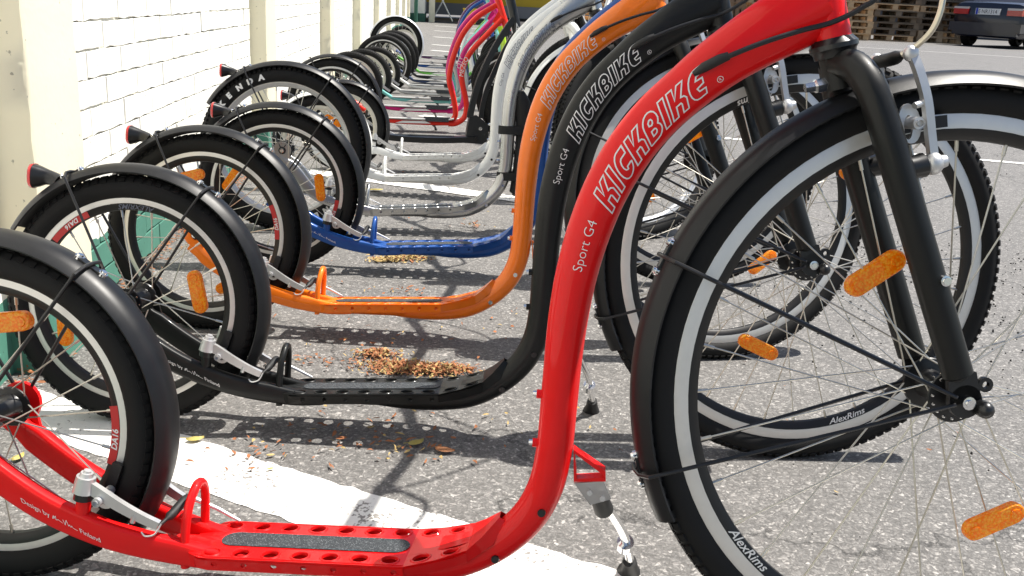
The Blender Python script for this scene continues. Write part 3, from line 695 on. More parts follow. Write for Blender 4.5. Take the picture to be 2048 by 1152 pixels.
def vbrake_rear(parent, rh, ro):
    for s in (-1, 1):
        y = s*.050; g = G()
        g.tube([V(.1415, y*.96, .138), V(.1435, y*.96, .150)], .0115, 14); put(g.mesh('brake_boss', M['black_part']), 'brake_boss', parent)
        g = G(); g.cyl((.143, y*.97, .148), (.147, y*.97, .168), .0135, .0115, 16); g.cyl((.147, y*.97, .168), (.148, y*.97, .173), .0085, .0075, 14); g.cyl((.148, y*.97, .173), (.149, y*.97, .176), .005, .0045, 8)
        P = bez([(.146, y, .158), (.165, y*1.0, .148), (.188, y*.94, .133), (.212, y*.86, .119), (.234, y*.80, .109)], 4); n = len(P)
        g.sweep(P, lambda i: [(a, b) for a, b in ((-.003, -.0082+.003*i/n), (.003, -.0082+.003*i/n), (.004, .0082-.003*i/n), (-.004, .0082-.003*i/n))], refn=(0, 1, 0))
        g.cyl((.206, y*.9, .122), (.203, y*.9, .112), .0035, seg=8)
        arm = put(g.mesh('brake_arm', M['alloy'], ang=45), 'brake_arm', parent)
        g = G(); g.cyl((.165, s*.024, .143), (.164, s*.058, .139), .006, seg=12); g.lathe((.164, s*.058, .139), [(.006, -.001), (.006, .001), (.0032, .001), (.0032, -.003)], 12)
        g.lathe((.167, s*.040, .137), [(.012, -.0025), (.012, .0025), (.0065, .0025), (.0065, -.0025)], 16, closedprof=True)
        put(g.mesh('pad_holder', M['alloy']), 'pad_holder', arm)
        g = G(); P = [V((ro-.006)*cos(radians(t)), s*.0185, (ro-.006)*sin(radians(t))+rh) for t in (-14, -21, -28, -35)]
        g.sweep(P, lambda i: [(-.004, -.0065), (.004, -.0065), (.004, .0065), (-.004, .0065)], refn=(0, 1, 0)); put(g.mesh('brake_pad', M['foot']), 'brake_pad', arm)
    g = G(); g.tube(bez([(.236, -.042, .110), (.243, -.020, .117), (.247, .010, .124), (.243, .042, .112)], 5), [.0025]*4+[.006]*8+[.0025]*4, 10)
    put(g.mesh('cable_boot', M['foot']), 'cable_boot', parent)
    g = G(); g.tube(bez([(.238, -.042, .112), (.232, -.046, .100), (.220, -.046, .096), (.214, -.044, .100)], 4), .0012, 6); put(g.mesh('link_wire', M['alloy']), 'link_wire', parent)
    g = G(); g.tube([V(.243, .042, .112), V(.275, .047, .098), V(.305, .047, .084)], [.0035, .0026, .0020], 8)
    put(g.mesh('brake_noodle', M['alloy']), 'brake_noodle', parent)
def kickstand(parent, pm, leg=True, foot=(.826, .146, .017)):
    g = G()
    tri = [(.735, .243), (.7765, .215), (.7725, .205), (.7375, .202)]
    P = [V(a, .004, b) for a, b in ((.7375, .240), (.7755, .216), (.7775, .208), (.7415, .2035))]
    g.sweep(P, lambda i: [(-.009, -.0026), (.009, -.0026), (.009, .0026), (-.009, .0026)], closed=True, refn=(0, 1, 0))
    ks = put(g.mesh('kickstand_bracket', M[pm], ang=30), 'kickstand_bracket', parent)
    g = G(); g.poly([(.7405, -.004, .200), (.7755, -.004, .206), (.787, .006, .180), (.762, .010, .168)], .002)
    for a, b in ((.760, .190), (.776, .184)): g.cyl((a, -.004, b), (a, -.008, b), .0035, seg=10)
    put(g.mesh('kickstand_plate', M['alloy'], smooth=False), 'kickstand_plate', ks)
    F = Vector(foot); T = V(.772, .020, .176)
    g = G(); P = bez([T, T.lerp(F, .25)+V(.006, 0, .004), T.lerp(F, .52)+V(.012, 0, .003), F+V(.0, -.02, .022)], 5); g.tube(P, .0062, 12)
    m_ = T.lerp(F, .62)+V(.009, 0, .003); g.tube([m_+V(0, -.006, .006), m_+V(0, .004, -.006)], .0115, 12); g.cyl(T.lerp(F, .08)+V(0, 0, 0), T.lerp(F, .16), .0095, seg=12)
    put(g.mesh('kickstand_leg', M['chrome']), 'kickstand_leg', ks)
    g = G(); g.tube([T-(F-T)*.02, T+(F-T)*.16], [.011, .0125], 14); put(g.mesh('pivot_boot', M['foot']), 'pivot_boot', ks)
    g = G(); g.tube([F+V(-.002, -.026, .030), F+V(0, -.010, .012), F+V(0, 0, .001)], [.0095, .012, .0165], 14)
    put(g.mesh('rubber_foot', M['foot']), 'rubber_foot', ks)
def cable_run(parent):
    g = G()
    g.tube(bez([(.852, -.029, .702), (.873, -.0335, .712), (.905, -.034, .727), (.944, -.031, .742), (.975, -.030, .752), (1.003, -.033, .768), (1.022, -.034, .79), (1.03, -.02, .87), (1.02, .02, 1.0)], 5), .0030, 10)
    put(g.mesh('brake_cable', M['cable']), 'brake_cable', parent)
    g = G(); g.tube([V(.836, -.0235, .6905), V(.846, -.027, .698), V(.862, -.0305, .7075), V(.871, -.0325, .7115)], [.003, .0068, .0066, .0045], 12, r2=[.003, .0055, .0055, .0045])
    put(g.mesh('cable_grommet', M['foot']), 'cable_grommet', parent)
HUBX, HUBZ = 1.157, .3512
cache = {}
def once(key, fn):
    if key not in cache: cache[key] = fn()
    return cache[key]
def bolts(parent, pm, light=False):
    for (u, w_) in ((.6875, .3065), (.6865, .2451)):
        g = G(); g.cyl((u, 0, w_), (u-.0045, 0, w_), .0040, .0036, 8); put(g.mesh('bolt', M['chrome']), 'bolt', parent)
    for (u, w_) in ((.704, .1647), (.6516, .0992)):
        g = G(); r = .0222; g.cyl((u, -r+.002, w_), (u, -r-.0012, w_), .0052, .0048, 12); put(g.mesh('rivet_nut', M['black_part'] if not light else M['chrome']), 'rivet_nut', parent)
def scooter(label, pose, pm, steer, decal='decal', model='Sport G4', rws='r18', fws='f28', fender='fender', rear_refl=(), front_refl=(), fine=True, rf_refl=True,
            design=True, hub=None, fork='black_paint', fork_kind='rigid', rear_fender=True, front_fender=True, word_len=.183, scale=1.0, group='kick scooters parked in a row along the wall', ffend=(79, 208), trots=(0, 0)):
    x, y, ya, le = pose
    t = thing('kick_scooter', label, 'kick scooter', group, (x, y, 0), (-le, 0, ya), scale)
    rw = WM[rws]; fwl = WM[fws]; rh = rw['R']
    hub = hub or V(HUBX, 0, fwl['R'])
    put(once(('frame', pm), lambda: frame_mesh(pm)), 'frame', t)
    for s in (-1, 1): put(once(('cs', pm, s, rws), lambda: chainstay_mesh(pm, s, rh)), 'chainstay', t)
    dk = put(once(('deck', pm), lambda: deck_mesh(pm)), 'footboard', t)
    put(once('tape', tape_mesh), 'grip_tape', dk)
    put(once(('hoop', pm), lambda: hoop_mesh(pm)), 'brake_guard', t)
    bolts(t, pm, pm in ('orange', 'silver'))
    # steering
    S4 = Matrix.Translation(HB) @ Matrix.Rotation(steer, 4, HD) @ Matrix.Translation(-HB)
    put(once(('fork', fork, round(hub.x, 3), round(hub.z, 3)), lambda: fork_mesh(fork, hub)), 'fork', t, S4)
    for s in (-1, 1): put(once(('do', s, round(hub.x, 3), round(hub.z, 3)), lambda: dropout_mesh(hub, s)), 'dropout', t, S4)
    for k in (0, 1): put(once(('headset', k), lambda: headset_mesh(k)), 'headset_cup', t)
    make_wheel(t, rws, V(0, 0, rh), None, rear_refl, once(('rt', rws), lambda: rim_texts(rws)), .12, fine, trots[0])
    make_wheel(t, fws, hub, S4, front_refl, once(('ft', fws), lambda: rim_texts(fws)), .06, fine, trots[1])
    vbrake_rear(t, rh, rw['ro'])
    if fws == 'f28': vbrake_front(t, S4, fwl['ro'])
    if fork == 'black_paint':
        g = G(); g.tube([V(1.108, -.069, .486), V(1.108, -.0755, .486), V(1.108, -.0756, .486), V(1.108, -.078, .486)], [.0062, .0058, .0042, .0040], 12); put(once('fb', lambda: g.mesh('fork_bolt', M['chrome'])), 'fork_bolt', t, S4)
        g = G(); g.tube([V(.986, 0, .690), V(.972, 0, .686), V(.970, 0, .6855), V(.960, 0, .683)], [.0085, .0085, .0060, .0055], 6); put(once('cb_', lambda: g.mesh('crown_bolt', M['chrome'])), 'crown_bolt', t, S4)
    cockpit(t, S4, pm)
    if rear_fender:
        R = rh+.021 if rws == 'r18' else rh+.018
        f = put(once(('rf', rws, fender), lambda: fender_mesh(R, -36, 150, .029, M[fender])), 'fender', t, Matrix.Translation((0, 0, rh)))
        for a in (57, 116):
            put(once(('st', rws, a), lambda: stay_mesh(R, a, .029, .060)), 'fender_stay', f)
            [put(once(('cl', rws, a, dd), lambda: clamp_mesh(R, a, dd)), 'clamp_bolt', f) for dd in (-1, 1)]; put(once(('cp', rws, a), lambda: clip_mesh(R, a)), 'clamp_plate', f)
        taillight(t, R, 126.5, V(0, 0, rh))
    if front_fender:
        R = fwl['R']+.013; T4 = S4 @ Matrix.Translation(hub)
        f = put(once(('ff', fws, fender, ffend), lambda: fender_mesh(R, ffend[0], ffend[1], .030, M[fender], .016)), 'fender', t, T4)
        for a in (158, 198):
            put(once(('fst', fws, a), lambda: stay_mesh(R, a, .030, .058)), 'fender_stay', f)
            [put(once(('fcl', fws, a, dd), lambda: clamp_mesh(R, a, dd)), 'clamp_bolt', f) for dd in (-1, 1)]; put(once(('fcp', fws, a), lambda: clip_mesh(R, a)), 'clamp_plate', f)
    # lettering
    sK = arcl[spine_s(.741, .530)]; g = G()
    outline_word(g, 'KICKBIKE', .0300, word_len, spine_map(sK+.010, -.0185), .0017, .42)
    P = spine_map(sK+word_len+.026, -.0155)
    g.add([P(.0040*cos(a), .0040*sin(a)) for a in [2*pi*i/12 for i in range(12)]]+[P(.0033*cos(a), .0033*sin(a)) for a in [2*pi*i/12 for i in range(12)]], [(i, (i+1) % 12, 12+(i+1) % 12, 12+i) for i in range(12)])
    text_on(g, 'R', .0060, lambda a, b: P(a-.0019, b-.0021))
    sS = arcl[spine_s(.7245, .4600)]
    text_on(g, model, .0165, spine_map(sS+.005, -.0050), 0, -.0002, 1.0)
    put(g.mesh('lettering', M[decal], smooth=False), 'lettering', t)
    if design:
        g = G()
        def fm(x, y):
            # on the outer face of the near chainstay
            t_ = x/.116; u = .074+.096*x/.105; wz = (.1500-(u-.036)*.47)+y*.9; cy = interp([(0, .0622), (.095, .0602), (.157, .0562), (.205, .048)], u)
            return V(u-y*.30, -cy-.0003, wz-.002)
        text_on(g, 'Design by', .0098, lambda a, b: fm(a-.004, b))
        text_on(g, 'Finland', .0098, lambda a, b: fm(a+.075, b))
        def ink(pts, wd=.0007):
            for a, b in zip(pts, pts[1:]):
                d = Vector((b[0]-a[0], b[1]-a[1])); d.normalize(); n_ = Vector((-d.y, d.x))*wd/2
                g.add([fm(a[0]-n_.x, a[1]-n_.y), fm(b[0]-n_.x, b[1]-n_.y), fm(b[0]+n_.x, b[1]+n_.y), fm(a[0]+n_.x, a[1]+n_.y)], [(0, 1, 2, 3)])
        ink([(.038, 0), (.041, .006), (.040, .001), (.044, .007), (.043, .001), (.047, .003), (.052, .001)])
        ink([(.054, .007), (.055, .000), (.059, .009), (.060, .001), (.062, .004), (.063, .001), (.065, .004), (.066, .0015), (.072, .001)])
        put(g.mesh('lettering', M['decal'], smooth=False), 'lettering', t)
    return t, S4
def rim_texts(ws):
    out = []; g = G(); y = -.0112
    if ws == 'f28':
        R = .2905
        ring_text(g, 'AlexRims', .0150, R+.007, radians(-143), y-.0004, -1, .3, .0002, 1.15)
        out.append((g.mesh('rim_lettering', M['decal'], smooth=False), 'rim_lettering')); g = G()
        ring_text(g, 'AlexRims', .0150, R+.007, radians(37), y-.0004, -1, .3, .0002, 1.15)
        out.append((g.mesh('rim_lettering', M['decal'], smooth=False), 'rim_lettering'))
    elif ws == 'r18':
        R = .1645
        ring_text(g, 'ALEXRIMS', .0120, R+.005, radians(76), y+.0001, -1, .3, .0001, 1.15)
        out.append((g.mesh('rim_lettering', M['decal_grey'], smooth=False), 'rim_lettering'))
        g = G(); ring_text(g, 'DA16', .0105, R+.0045, radians(123), y-.0006, -1, .2, .0003, 1.1); out.append((g.mesh('rim_lettering', M['decal'], smooth=False), 'rim_lettering'))
        g = G(); g.lathe((0, 0, 0), [(R-.0045, y+.0004), (R+.0062, y-.0003)], 12, radians(116), radians(143))
        out.append((g.mesh('rim_sticker', M['decal_red'], smooth=False), 'rim_sticker'))
    elif ws == 'r20':
        for a in (147, -33):
            g = G()
            for i, ch in enumerate('KENDA'):
                ring_text(g, ch, .022, .2235, radians(a-i*9.5), -.0285, 1, .1, .0016, 1.1)
            out.append((g.mesh('tyre_lettering', M['decal'], smooth=False), 'tyre_lettering'))
    return out
REFL = reflector_mesh()
wheel_set('f28', .3512, .0195, .3165, .0165, .0125, 32, .030, .031, 'side')
wheel_set('r18', .2188, .0215, .1840, .0125, .0120, 20, .026, .034, 'low')
wheel_set('r20', .2580, .0270, .2150, .0070, .0120, 28, .028, .036, 'block', 'rim_side', 'alloy', .013)
wheel_set('f26', .3350, .0265, .2850, .0070, .0120, 32, .030, .034, 'block', 'rim_side', 'alloy', .013)
wheel_set('r16', .1950, .0220, .1580, .0150, .0060, 24, .024, .032, 'low', 'rim_cream', 'rim_cream')
wheel_set('c26', .3350, .0200, .2850, .0160, .0100, 28, .030, .031, 'low', 'rim_cream', 'rim_black')

# ------------------------------------------------------------------ ground
g = G(); g.add([(-120, -40, 0), (160, -40, 0), (160, 260, 0), (-120, 260, 0)], [(0, 1, 2, 3)])
struct(g.ob('ground', M['asphalt'], smooth=False))
def strip(a, b, wd, z=.0030, jag=.004, seed=1):
    """painted line from a to b with slightly ragged edges"""
    rnd = random.Random(seed); a = V(a[0], a[1], 0); b = V(b[0], b[1], 0); L = (b-a).length; n = max(2, int(L/.02)) if L < 8 else int(L/.1); d = (b-a)/L; nn = V(-d.y, d.x, 0)
    g = G(); vs = []
    for i in range(n+1):
        p = a+d*(L*i/n); vs += [p+nn*(wd/2+rnd.uniform(-jag, jag))+V(0, 0, z), p-nn*(wd/2+rnd.uniform(-jag, jag))+V(0, 0, z)]
    g.add(vs, [(2*i+1, 2*i+3, 2*i+2, 2*i) for i in range(n)])
    o = struct(g.ob('road_marking', M['line'], smooth=False)); return o
d1 = V(.862, -.507, 0)
strip((-.79, 1.700), (1.25, .500), .130, z=.0011, seed=1)
for k, (y0, L) in enumerate([(3.83, 1.35), (6.20, 1.5), (8.9, 1.5), (11.95, 1.6), (13.6, 1.6), (15.15, 1.6), (17.9, 1.7), (20.9, 1.7), (24, 1.8)]):
    a = V(-.25 if k == 0 else .0, y0+(.13 if k == 0 else 0), 0); d = V(.88, -.475, 0)
    if k == 0: strip((a.x-.5, a.y+.27), (.62, 3.55), .11, seed=9)
    else: strip((a.x-.1, a.y+.05), (a.x+d.x*L*.9, a.y+d.y*L*.9), .10, seed=k+2)
strip((1.5, 5.85), (3.9, 5.02), .075, seed=31, jag=.008)
for k, (a, b) in enumerate([((2.0, 14.5), (3.2, 13.9)), ((2.3, 18.5), (3.6, 17.9)), ((9.5, 24.5), (14.5, 22.5)), ((14, 22.0), (17.5, 21.0))]): strip(a, b, .11, seed=41+k)

# ------------------------------------------------------------------ brick wall with pilasters
WX, PX = -.810, -.738
PY = [1.83, 4.337, 6.87, 9.45, 12.3, 15.3, 18.4, 21.6, 24.8, 27.6]
PW = .25; WTOP = 3.2
wall = thing('brick_wall', 'long white painted brick wall with a green base beside the row of scooters', 'wall', None, (WX, 0, 0))
g = G(); g.add([(-.30, -1.2, -.3), (-.30, 29.6, -.3), (-.30, 29.6, WTOP), (-.30, -1.2, WTOP), (-.006, -1.2, -.3), (-.006, 29.6, -.3), (-.006, 29.6, WTOP), (-.006, -1.2, WTOP)], [(0, 1, 2, 3), (7, 6, 5, 4), (3, 2, 6, 7), (1, 5, 6, 2), (0, 3, 7, 4), (0, 4, 5, 1)])
g.ob('wall_core', M['wall'], wall, smooth=False)
def pil(y):
    g = G(); rnd = random.Random(int(y*100)); n = 70; dx = PX-WX; vs = []; zs = [-.05+i*(WTOP+.05)/n for i in range(n+1)]
    for z in zs:
        e = rnd.uniform(-.0035, .0025); e2 = rnd.uniform(-.003, .003)
        vs += [V(-.02, e2*.3, z), V(dx-.004+e*.5, e, z), V(dx+e2*.3, .008+e, z), V(dx+e2*.3, PW-.008+e2, z), V(dx-.004, PW+e2, z), V(-.02, PW, z)]
    g.add(vs, [(i*6+j, i*6+j+1, (i+1)*6+j+1, (i+1)*6+j) for i in range(n) for j in range(5)]+[(n*6+5, n*6+4, n*6+3, n*6+2, n*6+1, n*6)])
    o = put(g.mesh('pilaster', M['plaster'], ang=60), 'pilaster', wall, Matrix.Translation((0, y, 0)))
for y in PY: pil(y)
pil(-.72)
BH, BL = .0652, .2475
def brick_mesh(L, seed):
    rnd = random.Random(seed); h = BH-.0040; l = L-.0058; nx = 6 if L > .15 else 4; g = G()
    def e(): return rnd.uniform(-.0016, .0016)
    # front face outline, wavy lower edge with a paint bead
    top = [(-l/2+l*i/nx, h/2+e()*.6) for i in range(nx+1)]; bot = [(-l/2+l*i/nx, -h/2+e()*1.9) for i in range(nx+1)]
    p = rnd.uniform(-.0012, .0026)
    ring = bot+top[::-1]; k = len(ring); cy = 0
    vs = [V(-.008, a, b) for a, b in ring]+[V(.0035+p, a, b) for a, b in ring]+[V(.0045+p, a*.992, b*.965) for a, b in ring]
    fs = []
    for q in range(2): fs += [(q*k+i, q*k+(i+1) % k, (q+1)*k+(i+1) % k, (q+1)*k+i) for i in range(k)]
    fs.append(tuple(range(2*k, 3*k)))
    g.add(vs, fs); return g
bgeo = {(L, s): brick_mesh(L, s*7+int(L*100)) for L in (BL, BL/2) for s in range(8)}
bm = {k: v.mesh('brick', M['wall'], smooth=False) for k, v in bgeo.items()}
bays = [(-.47, PY[0])]+[(a+PW, b) for a, b in zip(PY, PY[1:])]+[(PY[-1]+PW, 29.5)]
rest = G(); cnt = 0; rb = random.Random(5)
for bi, (y0, y1) in enumerate(bays):
    rows = int(WTOP/BH)
    for r in range(rows):
        z = BH/2+.004+r*BH; L = y1-y0; y = y0+.001
        offs = BL/2 if r % 2 else 0
        first = True
        while y < y1-.03:
            l = BL/2 if (first and offs) else BL
            if y+l > y1: l = BL/2 if y1-y > BL/2-.02 else 0
            if l == 0: break
            first = False; s = rb.randrange(8); yc = y+l/2; y += l
            T = Matrix.Translation((0, yc, z+rb.uniform(-.001, .001)))
            if bi in (1, 2) and r < 16 and cnt < 292: put(bm[(l, s)], 'brick', wall, T); cnt += 1
            else:
                if bi > 4 or r > 20:
                    G.box(rest, (0, yc, z), (.010, l-.004, BH-.005))
                else:
                    gg = bgeo[(l, s)]; rest.add([T @ Vector(v) for v in gg.v], gg.f)
stuff(rest.ob('brick', M['wall'], wall, smooth=False))
# ------------------------------------------------------------------ far buildings
def simple(name, col, rough=.7, noise=(4, .08)): return mat(name, col, rough, 0, 0, noise)
mwhite = simple('white render', (.74, .73, .66)); mgreen = simple('dark green paint', (.02, .09, .06)); myel = simple('yellow paint', (.62, .42, .03)); mmar = simple('maroon cladding', (.13, .010, .022), .55)
mdark = simple('shadow toned floor', (.05, .05, .055)); mgrey = simple('grey steel', (.2, .2, .21), .5); mcream = simple('cream column', (.72, .68, .52)); mwood = mat('weathered pallet wood', (.50, .34, .19), .8, 0, 0, (9, .35), (90, .3, .002)); mwood2 = mat('grey pallet wood', (.38, .30, .21), .85, 0, 0, (7, .35), (90, .3, .002)); mwood3 = mat('dark old pallet wood', (.17, .13, .09), .85, 0, 0, (7, .35))  # garage floor's shadow put into one dark colour, shared by plinth and joints
e = thing('end_wall', 'white wall end with dark green base at the far end of the brick wall', 'wall', None, (-.95, 26.6, 0))
g = G(); g.box((.15, 1.5, 1.9), (.80, 2.6, 3.4)); g.ob('wall_panel', mwhite, e, smooth=False); g = G(); g.box((.15, 1.49, .11), (.83, 2.64, .22)); g.ob('painted_base', mgreen, e, smooth=False)
p = tag(G().ob('x', mgreen) if False else (lambda gg: (gg.cyl((-.62, 26.3, 0), (-.62, 26.3, 3.4), .05, seg=12), gg.ob('downpipe', mgreen))[1])(G()), 'dark green downpipe at the far end of the brick wall', 'pipe')
gar = thing('garage', 'open yellow garage bay with a shadow toned floor at the far end of the yard', 'building', None, (-.15, 27.0, 0))
g = G(); g.box((-.06, .05, 2.0), (.16, .16, 4.0)); g.ob('corner_post', mcream, gar, smooth=False)
g = G(); g.box((1.6, 4.8, 2.2), (4.2, .15, 3.5)); g.box((-.5, 2.6, 2.0), (.1, 4.4, 4)); g.ob('back_wall', myel, gar, smooth=False)
g = G(); g.box((1.8, 2.4, .015), (4.0, 4.6, .03)); g.ob('floor_slab', mdark, gar, smooth=False)  # slab's dark colour stands in for the shadow inside the bay
g = G(); g.box((1.6, 2.4, 3.6), (4.4, 5.0, .2)); g.ob('roof', mgrey, gar, smooth=False)
g = G(); g.box((1.6, 4.68, .30), (4.2, .1, .36)); g.ob('skirting', mgrey, gar, smooth=False)
yb = thing('storage_bin', 'small yellow bin standing at the opening of the garage', 'bin', None, (.80, 26.6, 0)); g = G(); g.box((0, 0, .20), (.32, .3, .36), taper=1.08); g.ob('bin_body', myel, yb, smooth=False); g = G(); g.box((0, 0, .40), (.37, .34, .03)); g.ob('lid', myel, yb, smooth=False)
fc = thing('folding_stand', 'white folding trestle stand in front of the yellow garage wall', 'stand', None, (.08, 27.4, 0))
for s in (-1, 1):
    g = G(); g.tube([V(-.28*s, s*.1, .04), V(.26*s, s*.1, 1.05)], .022, 6); g.ob('leg', mwhite, fc)
g = G(); g.tube([V(-.27, 0, .92), V(-.1, 0, .98), V(.27, 0, .92)], .022, 6); g.tube([V(-.27, 0, .7), V(.27, 0, .7)], .018, 6); g.ob('crossbar', mwhite, fc)
mb = thing('maroon_shed', 'dark maroon panelled shed wall across the yard behind the row', 'building', None, (1.9, 31.8, 0))
g = G(); g.box((3.0, 1.5, 2.3), (6.4, 2.8, 3.8)); g.ob('wall_panel', mmar, mb, smooth=False)
for k in range(7): g = G(); g.box((-.1+k*1.03, .08, 2.3), (.04, .06, 3.7)); g.ob('panel_joint', mdark, mb, smooth=False)
g = G(); g.box((3.0, .02, .32), (6.45, .12, .05)); g.ob('sill', mgrey, mb, smooth=False); g = G(); g.box((3.0, .08, .15), (6.40, .1, .3)); g.ob('plinth', mdark, mb, smooth=False)
yw = thing('yellow_wall', 'plain yellow wall between the maroon shed and the pallets', 'wall', None, (8.6, 36, 0)); g = G(); g.box((.8, .5, 2), (3.4, 1, 4)); g.ob('wall_panel', myel, yw, smooth=False)
yb = thing('yellow_crate', 'yellow crate beside the upright pallets behind the black scooter', 'crate', None, (9.35, 33.0, 0)); g = G(); g.box((0, 0, .38), (.55, .5, .72)); g.ob('crate_body', myel, yb, smooth=False); g = G(); g.box((0, 0, .76), (.6, .55, .05)); g.ob('lid', myel, yb, smooth=False)
dk = thing('dark_hall', 'dark open hall behind the pallet stacks', 'building', None, (20, 44, 0)); g = G(); g.box((0, 3, 3), (26, 6, 6)); g.ob('wall_panel', mdark, dk, smooth=False)
# pallets
def pallet_mesh(wm, seed):
    rnd = random.Random(seed); g = G()
    for i in range(5): g.box((0, -.345+.1725*i+rnd.uniform(-.004, .004), .133), (1.2, .13 if i % 2 == 0 else .10, .022))
    for i in range(3): g.box((-.53+.53*i, 0, .111), (.14, .8, .022))
    for i in range(3):
        for j in range(3): g.box((-.53+.53*i+rnd.uniform(-.01, .01), -.35+.35*j, .061), (.14, .11, .078))
    for j in range(3): g.box((0, -.35+.35*j, .011), (1.2, .10, .022))
    return g.mesh('pallet', wm, smooth=False)
pm_ = [pallet_mesh(mwood, 1), pallet_mesh(mwood2, 2), pallet_mesh(mwood3, 3), pallet_mesh(mwood, 4)]
rp = random.Random(11); PS = 1.35
cols = [(12.95, 31.5, .10, 8, 0, 'pale wooden pallet of the middle front stack across the yard'), (11.0, 32.6, -.18, 7, 3, 'wooden pallet of the front stack nearest the upright pallets'), (14.9, 32.3, .02, 9, 2, 'dark wooden pallet of the stack just left of the blue car'), (16.7, 32.8, .05, 9, 2, 'dark wooden pallet of the stack behind the blue car'),
        (12.1, 33.6, .06, 10, 1, 'grey wooden pallet of the tall rear stack left of centre'), (14.0, 33.8, -.04, 10, 0, 'wooden pallet of the tall rear stack behind the middle one'), (10.2, 34.3, .1, 9, 1, 'grey wooden pallet of the rearmost left stack')]
for (x, y, a, n, kind, lab) in cols:
    for k in range(n):
        o = D.objects.new('pallet', pm_[kind if rp.random() < .7 else rp.randrange(4)]); C.objects.link(o)
        o.location = (x+rp.uniform(-.08, .08), y+rp.uniform(-.08, .08), k*.146*PS); o.scale = (PS,)*3; o.rotation_euler = (0, 0, a+rp.uniform(-.05, .05)+(pi if k % 2 else 0)); tag(o, ['lowest', 'second', 'third', 'fourth', 'fifth', 'sixth', 'seventh', 'eighth', 'ninth', 'tenth'][k]+' '+lab, 'pallet', 'stacked wooden pallets')
for k, (x, y, rz) in enumerate([(9.95, 33.9, .05), (10.85, 34.3, -.05)]):
    o = D.objects.new('pallet', pm_[1]); C.objects.link(o); o.location = (x, y, .83); o.rotation_euler = (0, radians(-84), radians(90)+rz); o.scale = (PS,)*3
    tag(o, ['upright wooden pallet leaning beside the yellow wall, left of the pair', 'upright wooden pallet leaning between the yellow wall and the stacks, right of the pair'][k], 'pallet', 'pallets standing on edge')
